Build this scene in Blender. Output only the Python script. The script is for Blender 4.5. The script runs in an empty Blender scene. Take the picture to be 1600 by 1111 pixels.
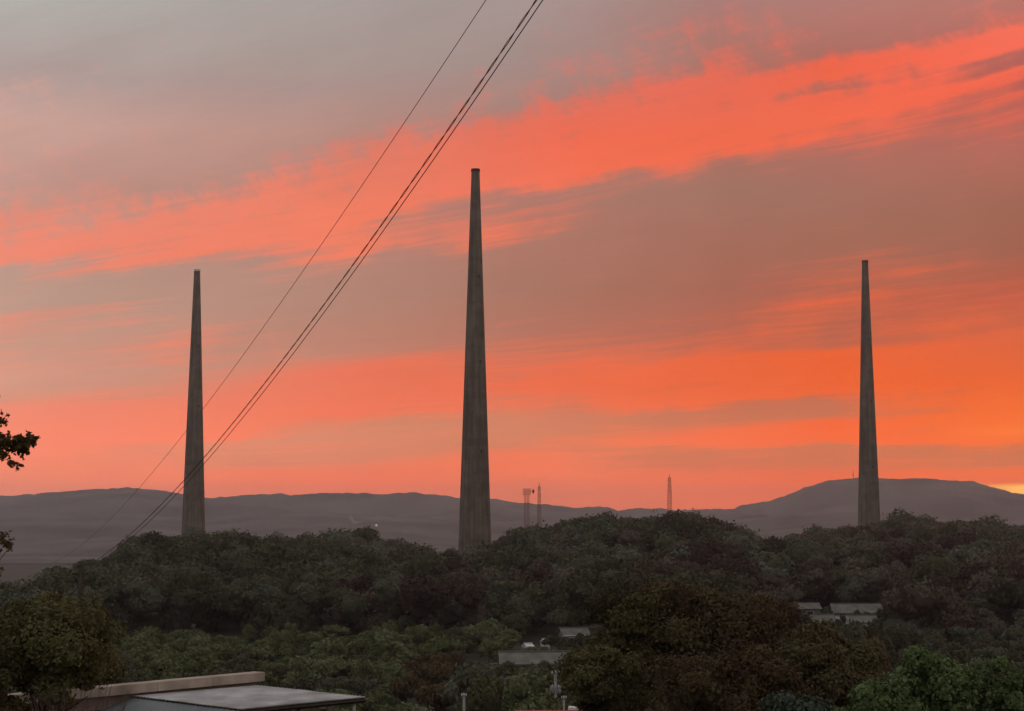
import bpy, math, random
import numpy as np
from mathutils import Vector, Matrix
from math import pi, sin, cos, radians, tan, atan, atan2

random.seed(7)
rng = np.random.default_rng(11)
S = bpy.context.scene
COL = S.collection

# ------------------------------------------------------------------ camera
EYE = 25.0
FPX = 2888.0                       # focal length in pixels of the 1600 px wide photograph
PITCH = radians(4.85)
cd = bpy.data.cameras.new('camera'); cam = bpy.data.objects.new('camera', cd); COL.objects.link(cam)
cam.location = (0, 0, EYE); cam.rotation_euler = (radians(90) + PITCH, 0, 0)
cd.sensor_width = 36; cd.lens = FPX / 1600 * 36; cd.clip_start = 0.1; cd.clip_end = 60000
S.camera = cam

S.view_settings.view_transform = 'Standard'; S.view_settings.look = 'None'
S.view_settings.exposure = 0; S.view_settings.gamma = 1
S.view_settings.use_curve_mapping = False
S.cycles.volume_bounces = 0
S.cycles.max_bounces = 5

def ray(u, v):
    X = (u - 800) / FPX; Y = (555.5 - v) / FPX
    return np.array([X, cos(PITCH) - Y * sin(PITCH), sin(PITCH) + Y * cos(PITCH)])
def at(u, v, y):                   # world point at distance y that shows at pixel (u, v) of the photograph
    r = ray(u, v); r = r / r[1] * y
    return Vector((r[0], r[1], EYE + r[2]))

# ------------------------------------------------------------------ sky (function of direction: azimuth and elevation)
def lin(c):
    out = []
    for x in c:
        x /= 255.0
        out.append(x / 12.92 if x <= .04045 else ((x + .055) / 1.055) ** 2.4)
    return out
W = bpy.data.worlds.new('World'); S.world = W; W.use_nodes = True
NT = W.node_tree; NT.nodes.clear()
def node(t, **k):
    n = NT.nodes.new(t)
    for a, b in k.items(): setattr(n, a, b)
    return n
def sock(x, inp):
    if isinstance(x, (int, float)): inp.default_value = x
    else: NT.links.new(x, inp)
def M(op, a, b=0.0, c=0.0, clamp=False):
    n = node('ShaderNodeMath', operation=op); n.use_clamp = clamp
    sock(a, n.inputs[0]); sock(b, n.inputs[1]); sock(c, n.inputs[2])
    return n.outputs[0]
def mapr(x, a, b, c=0.0, d=1.0, smooth=False):
    n = node('ShaderNodeMapRange'); n.interpolation_type = 'SMOOTHSTEP' if smooth else 'LINEAR'
    sock(x, n.inputs[0]); 
    for i, v in zip((1, 2, 3, 4), (a, b, c, d)): n.inputs[i].default_value = v
    return n.outputs[0]
def mixc(f, a, b):
    n = node('ShaderNodeMix', data_type='RGBA'); sock(f, n.inputs[0])
    for x, i in ((a, 6), (b, 7)):
        if isinstance(x, (list, tuple)): n.inputs[i].default_value = (*x, 1)
        else: NT.links.new(x, n.inputs[i])
    return n.outputs[2]
def ramp(x, stops):
    n = node('ShaderNodeValToRGB'); NT.links.new(x, n.inputs[0]); r = n.color_ramp
    stops = sorted(stops)
    while len(r.elements) < len(stops): r.elements.new(.5)
    for e, (p, c) in zip(r.elements, stops):
        e.position = p
    for e, (p, c) in zip(r.elements, stops):
        e.color = (*c, 1) if isinstance(c, (list, tuple)) else (c, c, c, 1)
    return n.outputs[0]
def comb(x, y, z=0.0):
    n = node('ShaderNodeCombineXYZ'); sock(x, n.inputs[0]); sock(y, n.inputs[1]); sock(z, n.inputs[2]); return n.outputs[0]
def noise(vec, scale=1, detail=4, rough=.5):
    n = node('ShaderNodeTexNoise'); NT.links.new(vec, n.inputs['Vector'])
    n.inputs['Scale'].default_value = scale; n.inputs['Detail'].default_value = detail; n.inputs['Roughness'].default_value = rough
    return n.outputs[0]

tc = node('ShaderNodeTexCoord'); sp = node('ShaderNodeSeparateXYZ'); NT.links.new(tc.outputs['Generated'], sp.inputs[0])
dx, dy, dz = sp.outputs
AZ = M('ARCTAN2', dx, dy)                              # 0 straight ahead, positive to the right
HORI = M('SQRT', M('ADD', M('MULTIPLY', dx, dx), M('MULTIPLY', dy, dy)))
T = M('DIVIDE', dz, M('MAXIMUM', HORI, .02))            # tan of the elevation
H = M('MINIMUM', M('MULTIPLY', T, FPX), 3000)
UA = M('ADD', M('MULTIPLY', AZ, 2920.0), 800.0)        # azimuth in the photograph's pixel scale
UC = M('MAXIMUM', M('MINIMUM', UA, 2300.0), -500.0)
# streaks of one height fan out from a point low on the left: bands are level in Q
G = M('ADD', M('MULTIPLY', UC, .85 / 1600), 1.0)
Q0 = M('DIVIDE', H, G)
# wisps: domain warping by noise on a direction-based plane
nv1 = comb(M('MULTIPLY', UA, 1 / 420), M('MULTIPLY', Q0, 1 / 120), 3.1)
w1 = M('SUBTRACT', noise(nv1, 1, 3, .5), .5)
nv2 = comb(M('MULTIPLY', UA, 1 / 110), M('MULTIPLY', Q0, 1 / 55), 8.3)
w2 = M('SUBTRACT', noise(nv2, 1, 5, .55), .5)
nv3 = comb(M('MULTIPLY', UA, 1 / 330), M('MULTIPLY', Q0, 1 / 11), 1.7)
w3 = M('SUBTRACT', noise(nv3, 1, 4, .55), .5)
nv5 = comb(M('MULTIPLY', M('ADD', UA, M('MULTIPLY', H, .35)), 1 / 46), M('MULTIPLY', H, 1 / 52), 2.2)     # small torn tufts
w5 = M('SUBTRACT', noise(nv5, 1, 6, .62), .5)
nv6 = comb(M('MULTIPLY', UA, 1 / 210), M('MULTIPLY', M('ADD', Q0, M('MULTIPLY', w1, 30)), 1 / 6.5), 6.6)  # fine long streaks
w6 = M('SUBTRACT', noise(nv6, 1, 5, .6), .5)
upper = mapr(Q0, 330, 420, 0, 1, True)
lump = M('MULTIPLY', mapr(Q0, 130, 380, .35, 1.0), mapr(UA, 900, 1400, 1.0, .35))
Q = M('ADD', Q0, M('ADD', M('MULTIPLY', w1, 26), M('ADD', M('MULTIPLY', M('MULTIPLY', w2, 40), lump), M('MULTIPLY', w3, 12))))
QN = M('DIVIDE', M('MAXIMUM', Q, 0.0), 700.0, clamp=True)
cols = [  # azimuth column (photo px), [(q, how strongly the cloud is lit)]
 (0,    [(0,.75),(30,.9),(60,1),(140,.95),(172,.35),(200,.2),(245,.3),(265,.6),(290,.55),(305,.05),(355,.05),(385,1),(440,.9),(490,.3),(530,.2),(600,.35),(640,.3),(670,0)]),
 (300,  [(0,.9),(25,1),(48,.85),(72,.12),(90,.3),(105,1),(140,1),(165,.45),(190,.2),(215,.35),(238,.4),(262,.1),(325,.0),(345,.9),(390,1),(415,.5),(440,.15),(520,.2),(560,.05)]),
 (550,  [(0,.9),(28,1),(45,.85),(62,.12),(98,.2),(118,.85),(150,1),(175,.75),(195,.05),(295,.0),(308,.35),(322,.6),(345,.6),(352,.9),(420,1),(455,.45),(480,.05),(560,0)]),
 (800,  [(0,.6),(25,.8),(45,.9),(56,.8),(72,.12),(106,.1),(122,.6),(145,.75),(170,.55),(196,.05),(290,.0),(310,.4),(330,.35),(343,.05),(352,.25),(371,1),(415,.95),(440,.5),(475,.25),(500,.2),(560,0)]),
 (1070, [(0,.8),(20,1),(35,.8),(50,.08),(62,.3),(75,.9),(86,.4),(98,.25),(108,.95),(145,1),(158,.4),(185,.25),(210,.0),(322,.0),(342,.25),(361,1),(425,1),(445,.45),(462,.3),(484,.6),(505,.15),(560,.05)]),
 (1300, [(0,.9),(20,1),(33,.7),(42,.15),(60,.2),(68,.95),(84,.9),(90,.1),(104,.15),(111,1),(140,1),(150,.35),(215,.3),(245,0),(320,.05),(340,.35),(362,1),(380,.95),(386,.5),(391,.55),(397,1),(410,1),(422,.25),(480,.05),(560,0)]),
 (1600, [(0,.9),(25,.8),(36,.9),(42,.15),(56,.15),(66,.85),(82,1),(136,1),(152,.7),(185,.35),(215,.05),(305,.05),(325,.35),(352,.45),(362,.9),(366,.95),(370,.3),(380,.3),(386,1),(399,1),(409,.2),(560,.08)]),
]
mask = None
for i, (u, st) in enumerate(cols):
    r = ramp(QN, [(min(q / 700.0, 1), m) for q, m in st])
    n = node('ShaderNodeSeparateColor'); NT.links.new(r, n.inputs[0]); r = n.outputs[0]
    if mask is None: mask = r
    else:
        f = mapr(UA, cols[i - 1][0], u)
        mask = M('ADD', M('MULTIPLY', mask, M('SUBTRACT', 1.0, f)), M('MULTIPLY', r, f))
# high up and away from the after-glow only torn pink patches are left
nv4 = comb(M('MULTIPLY', UA, 1 / 900), M('MULTIPLY', Q0, 1 / 160), 5.5)
patch = mapr(noise(nv4, 1, 6, .6), .52, .72, 0, .5)
far_side = mapr(M('ABSOLUTE', M('SUBTRACT', AZ, .25)), .5, 1.5, smooth=True)
high = mapr(H, 840, 1500, smooth=True)
gen = M('MAXIMUM', far_side, high)
mask = M('ADD', M('MULTIPLY', mask, M('SUBTRACT', 1.0, gen)), M('MULTIPLY', M('MULTIPLY', patch, M('SUBTRACT', 1.0, far_side)), gen))
mask = M('ADD', mask, M('ADD', M('MULTIPLY', M('SUBTRACT', M('MULTIPLY', w5, 1.5), .10), upper), M('ADD', M('MULTIPLY', w2, .62), M('ADD', M('MULTIPLY', w3, .7), M('MULTIPLY', M('MULTIPLY', w6, M('SUBTRACT', 1.0, M('MULTIPLY', upper, .7))), .72)))))
mask = mapr(mask, .10, .86, smooth=True)
def hr(stops):                                          # (photo row at the frame centre, colour) -> ramp over H
    return ramp(HN, [((800 - v) / 1600.0, lin(c)) for v, c in stops])
HN = M('DIVIDE', M('MAXIMUM', M('ADD', H, M('MULTIPLY', w1, 60)), 0.0), 1600.0, clamp=True)
dark = [(0, hr([(790,(214,128,105)),(700,(214,140,118)),(590,(214,156,134)),(480,(190,154,138)),(300,(192,148,136)),(200,(200,160,149)),(125,(174,156,152)),(10,(176,172,166)),(-500,(188,185,183))])),
        (800, hr([(790,(208,112,82)),(680,(208,128,98)),(540,(184,114,94)),(450,(168,115,98)),(320,(174,116,102)),(180,(170,126,116)),(80,(160,138,132)),(10,(160,141,137)),(-500,(180,174,172))])),
        (1150, hr([(790,(205,104,68)),(680,(200,114,82)),(540,(186,98,76)),(450,(166,98,80)),(300,(158,110,94)),(180,(172,104,92)),(80,(172,112,100)),(10,(170,120,112)),(-500,(176,166,164))])),
        (1600, hr([(790,(224,112,50)),(700,(194,110,70)),(600,(196,102,66)),(480,(190,86,62)),(400,(158,92,72)),(330,(156,96,78)),(240,(176,100,86)),(130,(168,88,80)),(20,(184,114,102)),(-500,(172,158,154))]))]
brt = [(0, hr([(790,(242,138,108)),(680,(241,136,112)),(520,(232,144,120)),(400,(241,136,112)),(300,(226,142,124)),(180,(205,160,148)),(-500,(196,176,170))])),
       (550, hr([(790,(243,118,78)),(600,(239,116,86)),(330,(241,122,92)),(180,(214,122,106)),(-500,(196,172,166))])),
       (900, hr([(790,(240,118,78)),(680,(236,118,80)),(600,(238,104,64)),(300,(240,110,80)),(220,(240,104,74)),(100,(214,112,98)),(-500,(192,164,158))])),
       (1300, hr([(790,(243,104,36)),(680,(238,100,46)),(580,(240,94,36)),(190,(240,102,70)),(100,(240,98,68)),(10,(205,112,100)),(-500,(192,164,158))])),
       (1600, hr([(790,(246,116,40)),(740,(241,106,34)),(660,(239,108,32)),(600,(238,97,36)),(500,(214,96,64)),(150,(240,98,70)),(60,(246,108,82)),(-500,(192,164,158))]))]
def blend(lst):
    c = None
    for i, (u, r) in enumerate(lst):
        c = r if c is None else mixc(mapr(UA, lst[i - 1][0], u), c, r)
    return c
sky = mixc(mask, blend(dark), blend(brt))
# the yellow gap low over the hills where the sun went down
gy = M('MULTIPLY', mapr(M('ABSOLUTE', M('SUBTRACT', H, 33)), 3, 13, 1, 0, True), mapr(UA, 1490, 1590, smooth=True))
gy = M('MULTIPLY', gy, mapr(UA, 1900, 2300, 1, 0))
gy = M('MULTIPLY', gy, mapr(w6, -.25, .0))
sky = mixc(gy, sky, [x * 1.35 for x in lin((255, 196, 84))])
gy2 = M('MULTIPLY', M('MULTIPLY', mapr(M('ABSOLUTE', M('SUBTRACT', H, 122)), 0, 14, .3, 0, True), mapr(UA, 1420, 1640, smooth=True)), mapr(UA, 1900, 2300, 1, 0))
sky = mixc(gy2, sky, lin((248, 138, 52)))
# the dusk side behind the camera: dull blue-grey overcast
sky = mixc(M('MULTIPLY', far_side, .9), sky, lin((164, 163, 168)))
# slow brightness drift
SKY_GAIN = 1.03
g = node('ShaderNodeMix', data_type='RGBA', blend_type='MULTIPLY'); g.inputs[0].default_value = 1
NT.links.new(sky, g.inputs[6])
lowup = mapr(H, 0, 260, 1.42, 1.0, True)                # what the haze in front of it takes away
amp = M('ADD', M('ADD', M('MULTIPLY', w1, .16), SKY_GAIN), M('ADD', M('MULTIPLY', w6, .09), M('MULTIPLY', w2, .10)))
low = mapr(H, 0, 230, 1.0, 0.0, True)
NT.links.new(comb(*[M('MULTIPLY', amp, M('ADD', M('MULTIPLY', low, k_), 1.0)) for k_ in (.52, .27, -.02)]), g.inputs[7])
nish = node('ShaderNodeTexSky', sky_type='NISHITA'); nish.sun_disc = False
nish.sun_elevation = radians(-3.0); nish.sun_rotation = radians(20); nish.air_density = 1.5
bg1 = node('ShaderNodeBackground'); NT.links.new(g.outputs[2], bg1.inputs[0]); bg1.inputs[1].default_value = 1.0
bg2 = node('ShaderNodeBackground'); NT.links.new(nish.outputs[0], bg2.inputs[0]); bg2.inputs[1].default_value = 0.05
ad = node('ShaderNodeAddShader'); NT.links.new(bg1.outputs[0], ad.inputs[0]); NT.links.new(bg2.outputs[0], ad.inputs[1])
wo = node('ShaderNodeOutputWorld'); NT.links.new(ad.outputs[0], wo.inputs[0])
W.cycles.sampling_method = 'MANUAL'; W.cycles.sample_map_resolution = 512

# what is left of the sun: it has gone behind the hills on the right
sl = bpy.data.lights.new('sun', 'SUN'); sun = bpy.data.objects.new('sun', sl); COL.objects.link(sun)
sl.energy = 0.04; sl.angle = radians(12); sl.color = (1, .55, .35)
se, sa = radians(4), radians(20)
sun.rotation_euler = Vector((-sin(sa) * cos(se), -cos(sa) * cos(se), -sin(se))).to_track_quat('-Z', 'Y').to_euler()

# ------------------------------------------------------------------ helpers
def tag(o, label=None, cat=None, group=None, kind=None):
    if label: o['label'] = label
    if cat: o['category'] = cat
    if group: o['group'] = group
    if kind: o['kind'] = kind
    return o
def empty(name, loc, rz=0, **k):
    o = bpy.data.objects.new(name, None); o.location = loc; o.rotation_euler = (0, 0, rz)
    o.empty_display_size = .5; COL.objects.link(o); return tag(o, **k)
class MB:
    def __init__(s): s.v = []; s.f = []
    def add(s, vs, fs):
        n = len(s.v); s.v += [tuple(x) for x in vs]; s.f += [tuple(i + n for i in f) for f in fs]; return s
    def box(s, c, d, rz=0, M_=None):
        hx, hy, hz = d[0] / 2, d[1] / 2, d[2] / 2
        vs = []
        for z in (-hz, hz):
            for x, y in ((-hx, -hy), (hx, -hy), (hx, hy), (-hx, hy)):
                X = x * cos(rz) - y * sin(rz); Y = x * sin(rz) + y * cos(rz)
                vs.append((c[0] + X, c[1] + Y, c[2] + z))
        return s.add(vs, [(3, 2, 1, 0), (4, 5, 6, 7), (0, 1, 5, 4), (1, 2, 6, 5), (2, 3, 7, 6), (3, 0, 4, 7)])
    def tube(s, pts, rad, n=6, caps=True):
        pts = [Vector(p) for p in pts]
        if not hasattr(rad, '__len__'): rad = [rad] * len(pts)
        vs = []; fs = []
        for i, p in enumerate(pts):
            d = (pts[min(i + 1, len(pts) - 1)] - pts[max(i - 1, 0)]).normalized()
            up = Vector((0, 0, 1)) if abs(d.z) < .9 else Vector((1, 0, 0))
            a = d.cross(up).normalized(); b = d.cross(a)
            for k in range(n):
                t = 2 * pi * k / n; vs.append(p + (a * cos(t) + b * sin(t)) * rad[i])
        for i in range(len(pts) - 1):
            for k in range(n):
                fs.append((i * n + k, i * n + (k + 1) % n, (i + 1) * n + (k + 1) % n, (i + 1) * n + k))
        if caps: fs += [tuple(range(n))[::-1], tuple((len(pts) - 1) * n + k for k in range(n))]
        return s.add(vs, fs)
    def lathe(s, prof, n=32, c=(0, 0, 0), caps=True):
        vs = []; fs = []
        for r, z in prof:
            for k in range(n):
                t = 2 * pi * k / n; vs.append((c[0] + r * cos(t), c[1] + r * sin(t), c[2] + z))
        for i in range(len(prof) - 1):
            for k in range(n):
                fs.append((i * n + k, i * n + (k + 1) % n, (i + 1) * n + (k + 1) % n, (i + 1) * n + k))
        if caps: fs += [tuple(range(n))[::-1], tuple((len(prof) - 1) * n + k for k in range(n))]
        return s.add(vs, fs)
    def mesh(s, name, mat=None, smooth=False):
        me = bpy.data.meshes.new(name); me.from_pydata(s.v, [], s.f); me.update()
        if mat: me.materials.append(mat)
        if smooth: me.polygons.foreach_set('use_smooth', [True] * len(me.polygons))
        return me
    def build(s, name, mat, parent=None, smooth=False):
        return link(name, s.mesh(name, mat, smooth), parent)
def link(name, me, parent=None):
    o = bpy.data.objects.new(name, me); COL.objects.link(o)
    if parent: o.parent = parent
    return o
def np_mesh(name, V, Fq, mat, tint=None):
    """V (n,3); Fq (m,k) equal sized faces"""
    me = bpy.data.meshes.new(name); m, k = Fq.shape
    me.vertices.add(len(V)); me.vertices.foreach_set('co', V.astype(np.float32).ravel())
    me.loops.add(m * k); me.loops.foreach_set('vertex_index', Fq.astype(np.int32).ravel())
    me.polygons.add(m); me.polygons.foreach_set('loop_start', np.arange(0, m * k, k, dtype=np.int32))
    me.update(calc_edges=True)
    if tint is not None:
        a = me.attributes.new('tint', 'FLOAT', 'POINT'); a.data.foreach_set('value', tint.astype(np.float32))
    if mat: me.materials.append(mat)
    return me

# ------------------------------------------------------------------ materials
def new_mat(name):
    m = bpy.data.materials.new(name); m.use_nodes = True; nt = m.node_tree
    return m, nt, nt.nodes['Principled BSDF']
def surface(name, c1, c2, scale=1.0, rough=.8, metal=0, bump=.2, detail=5, stretch=(1, 1, 1), spec=.3, obj=True):
    m, nt, p = new_mat(name)
    t = nt.nodes.new('ShaderNodeTexCoord'); mp = nt.nodes.new('ShaderNodeMapping'); mp.inputs['Scale'].default_value = stretch
    nt.links.new(t.outputs['Object'], mp.inputs[0])
    n = nt.nodes.new('ShaderNodeTexNoise'); n.inputs['Scale'].default_value = scale; n.inputs['Detail'].default_value = detail
    nt.links.new(mp.outputs[0], n.inputs['Vector'])
    r = nt.nodes.new('ShaderNodeValToRGB'); nt.links.new(n.outputs[0], r.inputs[0])
    r.color_ramp.elements[0].position = .35; r.color_ramp.elements[1].position = .68
    r.color_ramp.elements[0].color = (*c1, 1); r.color_ramp.elements[1].color = (*c2, 1)
    nt.links.new(r.outputs[0], p.inputs['Base Color'])
    p.inputs['Roughness'].default_value = rough; p.inputs['Metallic'].default_value = metal
    p.inputs['Specular IOR Level'].default_value = spec
    if bump:
        b = nt.nodes.new('ShaderNodeBump'); b.inputs['Strength'].default_value = bump
        nt.links.new(n.outputs[0], b.inputs['Height']); nt.links.new(b.outputs[0], p.inputs['Normal'])
    return m
def foliage(name, stops, nscale=.5):
    """leaf colour: species tint per tree, clump scale noise, leaf scale noise"""
    m, nt, p = new_mat(name); L = nt.links.new
    t = nt.nodes.new('ShaderNodeTexCoord'); oi = nt.nodes.new('ShaderNodeObjectInfo')
    at_ = nt.nodes.new('ShaderNodeAttribute'); at_.attribute_name = 'tint'
    n = nt.nodes.new('ShaderNodeTexNoise'); n.inputs['Scale'].default_value = nscale; n.inputs['Detail'].default_value = 4
    L(t.outputs['Object'], n.inputs['Vector'])
    n2 = nt.nodes.new('ShaderNodeTexNoise'); n2.inputs['Scale'].default_value = nscale * 9; n2.inputs['Detail'].default_value = 2
    L(t.outputs['Object'], n2.inputs['Vector'])
    def ma(op, a, b):
        q = nt.nodes.new('ShaderNodeMath'); q.operation = op
        for i, x in enumerate((a, b)):
            if isinstance(x, (int, float)): q.inputs[i].default_value = x
            else: L(x, q.inputs[i])
        return q.outputs[0]
    s = ma('ADD', ma('MULTIPLY', at_.outputs['Fac'], .75), ma('MULTIPLY', oi.outputs['Random'], .6))
    s = ma('ADD', s, ma('MULTIPLY', ma('SUBTRACT', n.outputs[0], .5), .9))
    s = ma('ADD', s, ma('MULTIPLY', ma('SUBTRACT', n2.outputs[0], .5), .5))
    r = nt.nodes.new('ShaderNodeValToRGB'); L(s, r.inputs[0])
    while len(r.color_ramp.elements) < len(stops): r.color_ramp.elements.new(.5)
    for e, (q, c) in zip(r.color_ramp.elements, stops): e.position = q
    for e, (q, c) in zip(r.color_ramp.elements, stops): e.color = (*c, 1)
    p.inputs['Roughness'].default_value = .75; p.inputs['Specular IOR Level'].default_value = .2
    L(r.outputs[0], p.inputs['Base Color'])
    tr = nt.nodes.new('ShaderNodeBsdfTranslucent'); L(r.outputs[0], tr.inputs[0])
    mx = nt.nodes.new('ShaderNodeMixShader'); mx.inputs[0].default_value = .18
    L(p.outputs[0], mx.inputs[1]); L(tr.outputs[0], mx.inputs[2]); L(mx.outputs[0], nt.nodes['Material Output'].inputs[0])
    return m
MAT = {}
MAT['wood'] = foliage('wood_foliage', [(.0, (.044, .040, .020)), (.3, (.075, .074, .036)), (.55, (.098, .104, .048)), (.75, (.118, .128, .080)), (1, (.165, .17, .12))], .12)
MAT['dusky'] = foliage('dusky_foliage', [(.0, (.046, .030, .020)), (.35, (.080, .054, .036)), (.7, (.108, .082, .054)), (1, (.14, .118, .082))], .12)
MAT['valley'] = foliage('valley_foliage', [(.0, (.050, .052, .020)), (.35, (.105, .122, .042)), (.65, (.145, .165, .064)), (1, (.19, .21, .11))], .35)
MAT['rust'] = foliage('rust_foliage', [(.0, (.045, .020, .008)), (.35, (.086, .056, .023)), (.65, (.114, .084, .034)), (1, (.13, .112, .046))], .5)
MAT['olive'] = foliage('olive_foliage', [(.0, (.032, .024, .007)), (.35, (.084, .066, .020)), (.65, (.125, .108, .036)), (1, (.17, .155, .06))], .6)
MAT['vine'] = foliage('vine_foliage', [(.0, (.040, .056, .022)), (.35, (.082, .115, .038)), (.65, (.115, .160, .052)), (1, (.16, .21, .08))], 1.2)
MAT['bluegreen'] = foliage('blue_green_foliage', [(.0, (.04, .055, .034)), (.4, (.080, .105, .068)), (.75, (.115, .145, .098)), (1, (.155, .19, .13))], 1.4)
MAT['bough'] = foliage('bough_foliage', [(.0, (.09, .05, .018)), (.5, (.15, .10, .035)), (1, (.20, .15, .06))], 2.0)
MAT['bark'] = surface('bark', (.035, .026, .018), (.075, .058, .042), 6, .9, stretch=(1, 1, .2))
MAT['twig'] = surface('twig_bark', (.10, .062, .05), (.19, .12, .10), 8, .9)
MAT['ground'] = surface('ground_cover', (.020, .024, .012), (.055, .062, .030), .06, .95, detail=8, bump=.4)
MAT['far_forest'] = surface('far_forest', (.032, .036, .032), (.125, .125, .102), .0045, .95, detail=12, bump=.6)
MAT['asphalt'] = surface('asphalt', (.05, .05, .05), (.09, .09, .085), .8, .9)
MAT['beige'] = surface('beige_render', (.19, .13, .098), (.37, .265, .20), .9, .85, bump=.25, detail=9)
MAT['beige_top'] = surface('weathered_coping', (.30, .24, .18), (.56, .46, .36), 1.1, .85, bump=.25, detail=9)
MAT['sheet'] = surface('galvanised_sheet', (.26, .26, .25), (.54, .55, .54), 1.3, .5, .2, bump=.05, detail=10, stretch=(1, .5, 1))
MAT['sheet_blue'] = surface('blue_grey_sheet', (.115, .13, .135), (.17, .19, .195), .9, .5, .1, bump=.05, detail=7)
MAT['post'] = surface('painted_steel', (.38, .34, .28), (.52, .47, .39), 5, .5)
MAT['dark'] = surface('dark_timber', (.022, .016, .012), (.045, .032, .024), 5, .8)
MAT['white'] = surface('white_paint', (.66, .65, .62), (.84, .83, .80), 1.5, .6, detail=8, bump=.05)
MAT['wall'] = surface('grey_plaster', (.16, .15, .125), (.28, .26, .22), .8, .85, detail=8)
MAT['roof'] = surface('grey_roof_tile', (.11, .10, .09), (.19, .175, .155), .9, .7, detail=8)
MAT['roof2'] = surface('pale_roof_sheet', (.12, .115, .095), (.21, .20, .165), .6, .7, detail=8)
MAT['red_roof'] = surface('red_sheet_roof', (.40, .06, .04), (.52, .10, .07), 1.2, .55, bump=.1)
MAT['glass'] = surface('dark_glass', (.02, .022, .026), (.03, .032, .036), 1, .08, bump=0, spec=.6)
MAT['pole'] = surface('pole_concrete', (.26, .25, .23), (.36, .35, .32), 3, .8, bump=.1)
MAT['steel'] = surface('grey_steel', (.22, .23, .23), (.34, .35, .35), 3, .5, .4, bump=.05)
MAT['mast'] = surface('mast_paint', (.20, .07, .045), (.34, .12, .08), .25, .6, bump=0, stretch=(.01, .01, 1))
MAT['cable'] = surface('cable_sheath', (.016, .014, .014), (.03, .027, .026), 8, .55, bump=0)
MAT['cable_grey'] = surface('hazed_cable', (.11, .09, .09), (.16, .14, .14), 8, .6, bump=0)  # lighter sheath colour stands in for haze over the thin cable

def tower_material():
    m, nt, p = new_mat('tower_concrete'); L = nt.links.new
    t = nt.nodes.new('ShaderNodeTexCoord'); sep = nt.nodes.new('ShaderNodeSeparateXYZ'); L(t.outputs['Object'], sep.inputs[0])
    # each casting lift took its own shade: a value per 1.2 m course
    q = nt.nodes.new('ShaderNodeMath'); q.operation = 'DIVIDE'; L(sep.outputs[2], q.inputs[0]); q.inputs[1].default_value = 2.4
    fl = nt.nodes.new('ShaderNodeMath'); fl.operation = 'FLOOR'; L(q.outputs[0], fl.inputs[0])
    wn = nt.nodes.new('ShaderNodeTexWhiteNoise'); wn.noise_dimensions = '1D'; L(fl.outputs[0], wn.inputs['W'])
    mp = nt.nodes.new('ShaderNodeMapping'); mp.inputs['Scale'].default_value = (.9, .9, .05); L(t.outputs['Object'], mp.inputs[0])
    st = nt.nodes.new('ShaderNodeTexNoise'); st.inputs['Scale'].default_value = .9; st.inputs['Detail'].default_value = 7; L(mp.outputs[0], st.inputs['Vector'])
    bl = nt.nodes.new('ShaderNodeTexNoise'); bl.inputs['Scale'].default_value = .22; bl.inputs['Detail'].default_value = 10; bl.inputs['Roughness'].default_value = .65; L(t.outputs['Object'], bl.inputs['Vector'])
    a = nt.nodes.new('ShaderNodeMath'); a.operation = 'MULTIPLY_ADD'; L(wn.outputs[0], a.inputs[0]); a.inputs[1].default_value = .11; L(st.outputs[0], a.inputs[2])
    b = nt.nodes.new('ShaderNodeMath'); b.operation = 'MULTIPLY_ADD'; L(bl.outputs[0], b.inputs[0]); b.inputs[1].default_value = .9; L(a.outputs[0], b.inputs[2])
    r = nt.nodes.new('ShaderNodeValToRGB'); r.color_ramp.elements[0].position = .72; r.color_ramp.elements[1].position = 1.0
    s = nt.nodes.new('ShaderNodeMath'); s.operation = 'MULTIPLY'; L(b.outputs[0], s.inputs[0]); s.inputs[1].default_value = .82
    L(s.outputs[0], r.inputs[0])
    r.color_ramp.elements[0].color = (.125, .098, .070, 1); r.color_ramp.elements[1].color = (.22, .178, .132, 1)
    L(r.outputs[0], p.inputs['Base Color']); p.inputs['Roughness'].default_value = .9; p.inputs['Specular IOR Level'].default_value = .15
    bp = nt.nodes.new('ShaderNodeBump'); bp.inputs['Strength'].default_value = .35; L(bl.outputs[0], bp.inputs['Height']); L(bp.outputs[0], p.inputs['Normal'])
    return m
MAT['tower'] = tower_material()

# ------------------------------------------------------------------ terrain
SKYLINE = [(-400, 925), (0, 922), (62, 914), (80, 900), (110, 893), (140, 888), (168, 894), (185, 874), (200, 846), (240, 834), (285, 838), (330, 832), (400, 836), (500, 840), (530, 836), (545, 827),
           (580, 828), (600, 845), (650, 857), (700, 862), (765, 862), (790, 836), (850, 820), (900, 812), (950, 807), (1010, 811), (1060, 803), (1110, 807), (1145, 828),
           (1175, 841), (1220, 846), (1260, 832), (1300, 823), (1345, 826), (1375, 817), (1400, 808), (1445, 812), (1480, 820), (1530, 815), (1570, 822), (1600, 830), (2000, 830)]
SU = np.array([a for a, b in SKYLINE], float); SV = np.array([b for a, b in SKYLINE], float)
def skyline(u): return np.interp(u, SU, SV)
def skyline_s(u): return sum(skyline(u + o) for o in (-90, -60, -30, 0, 30, 60, 90)) / 7
def ridge_d(u): return np.interp(u, [-400, 100, 180, 230, 620, 760, 800, 1140, 1230, 1600, 2000], [430, 440, 470, 580, 585, 590, 560, 560, 760, 770, 770])
PD = np.array([-300, -20, 0, 20, 50, 75, 100, 150, 200, 330, 360]); PH = np.array([-2, -2, -2.6, -5, -8.6, -12, -15.5, -21.5, -25.5, -25, -24.6])
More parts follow.
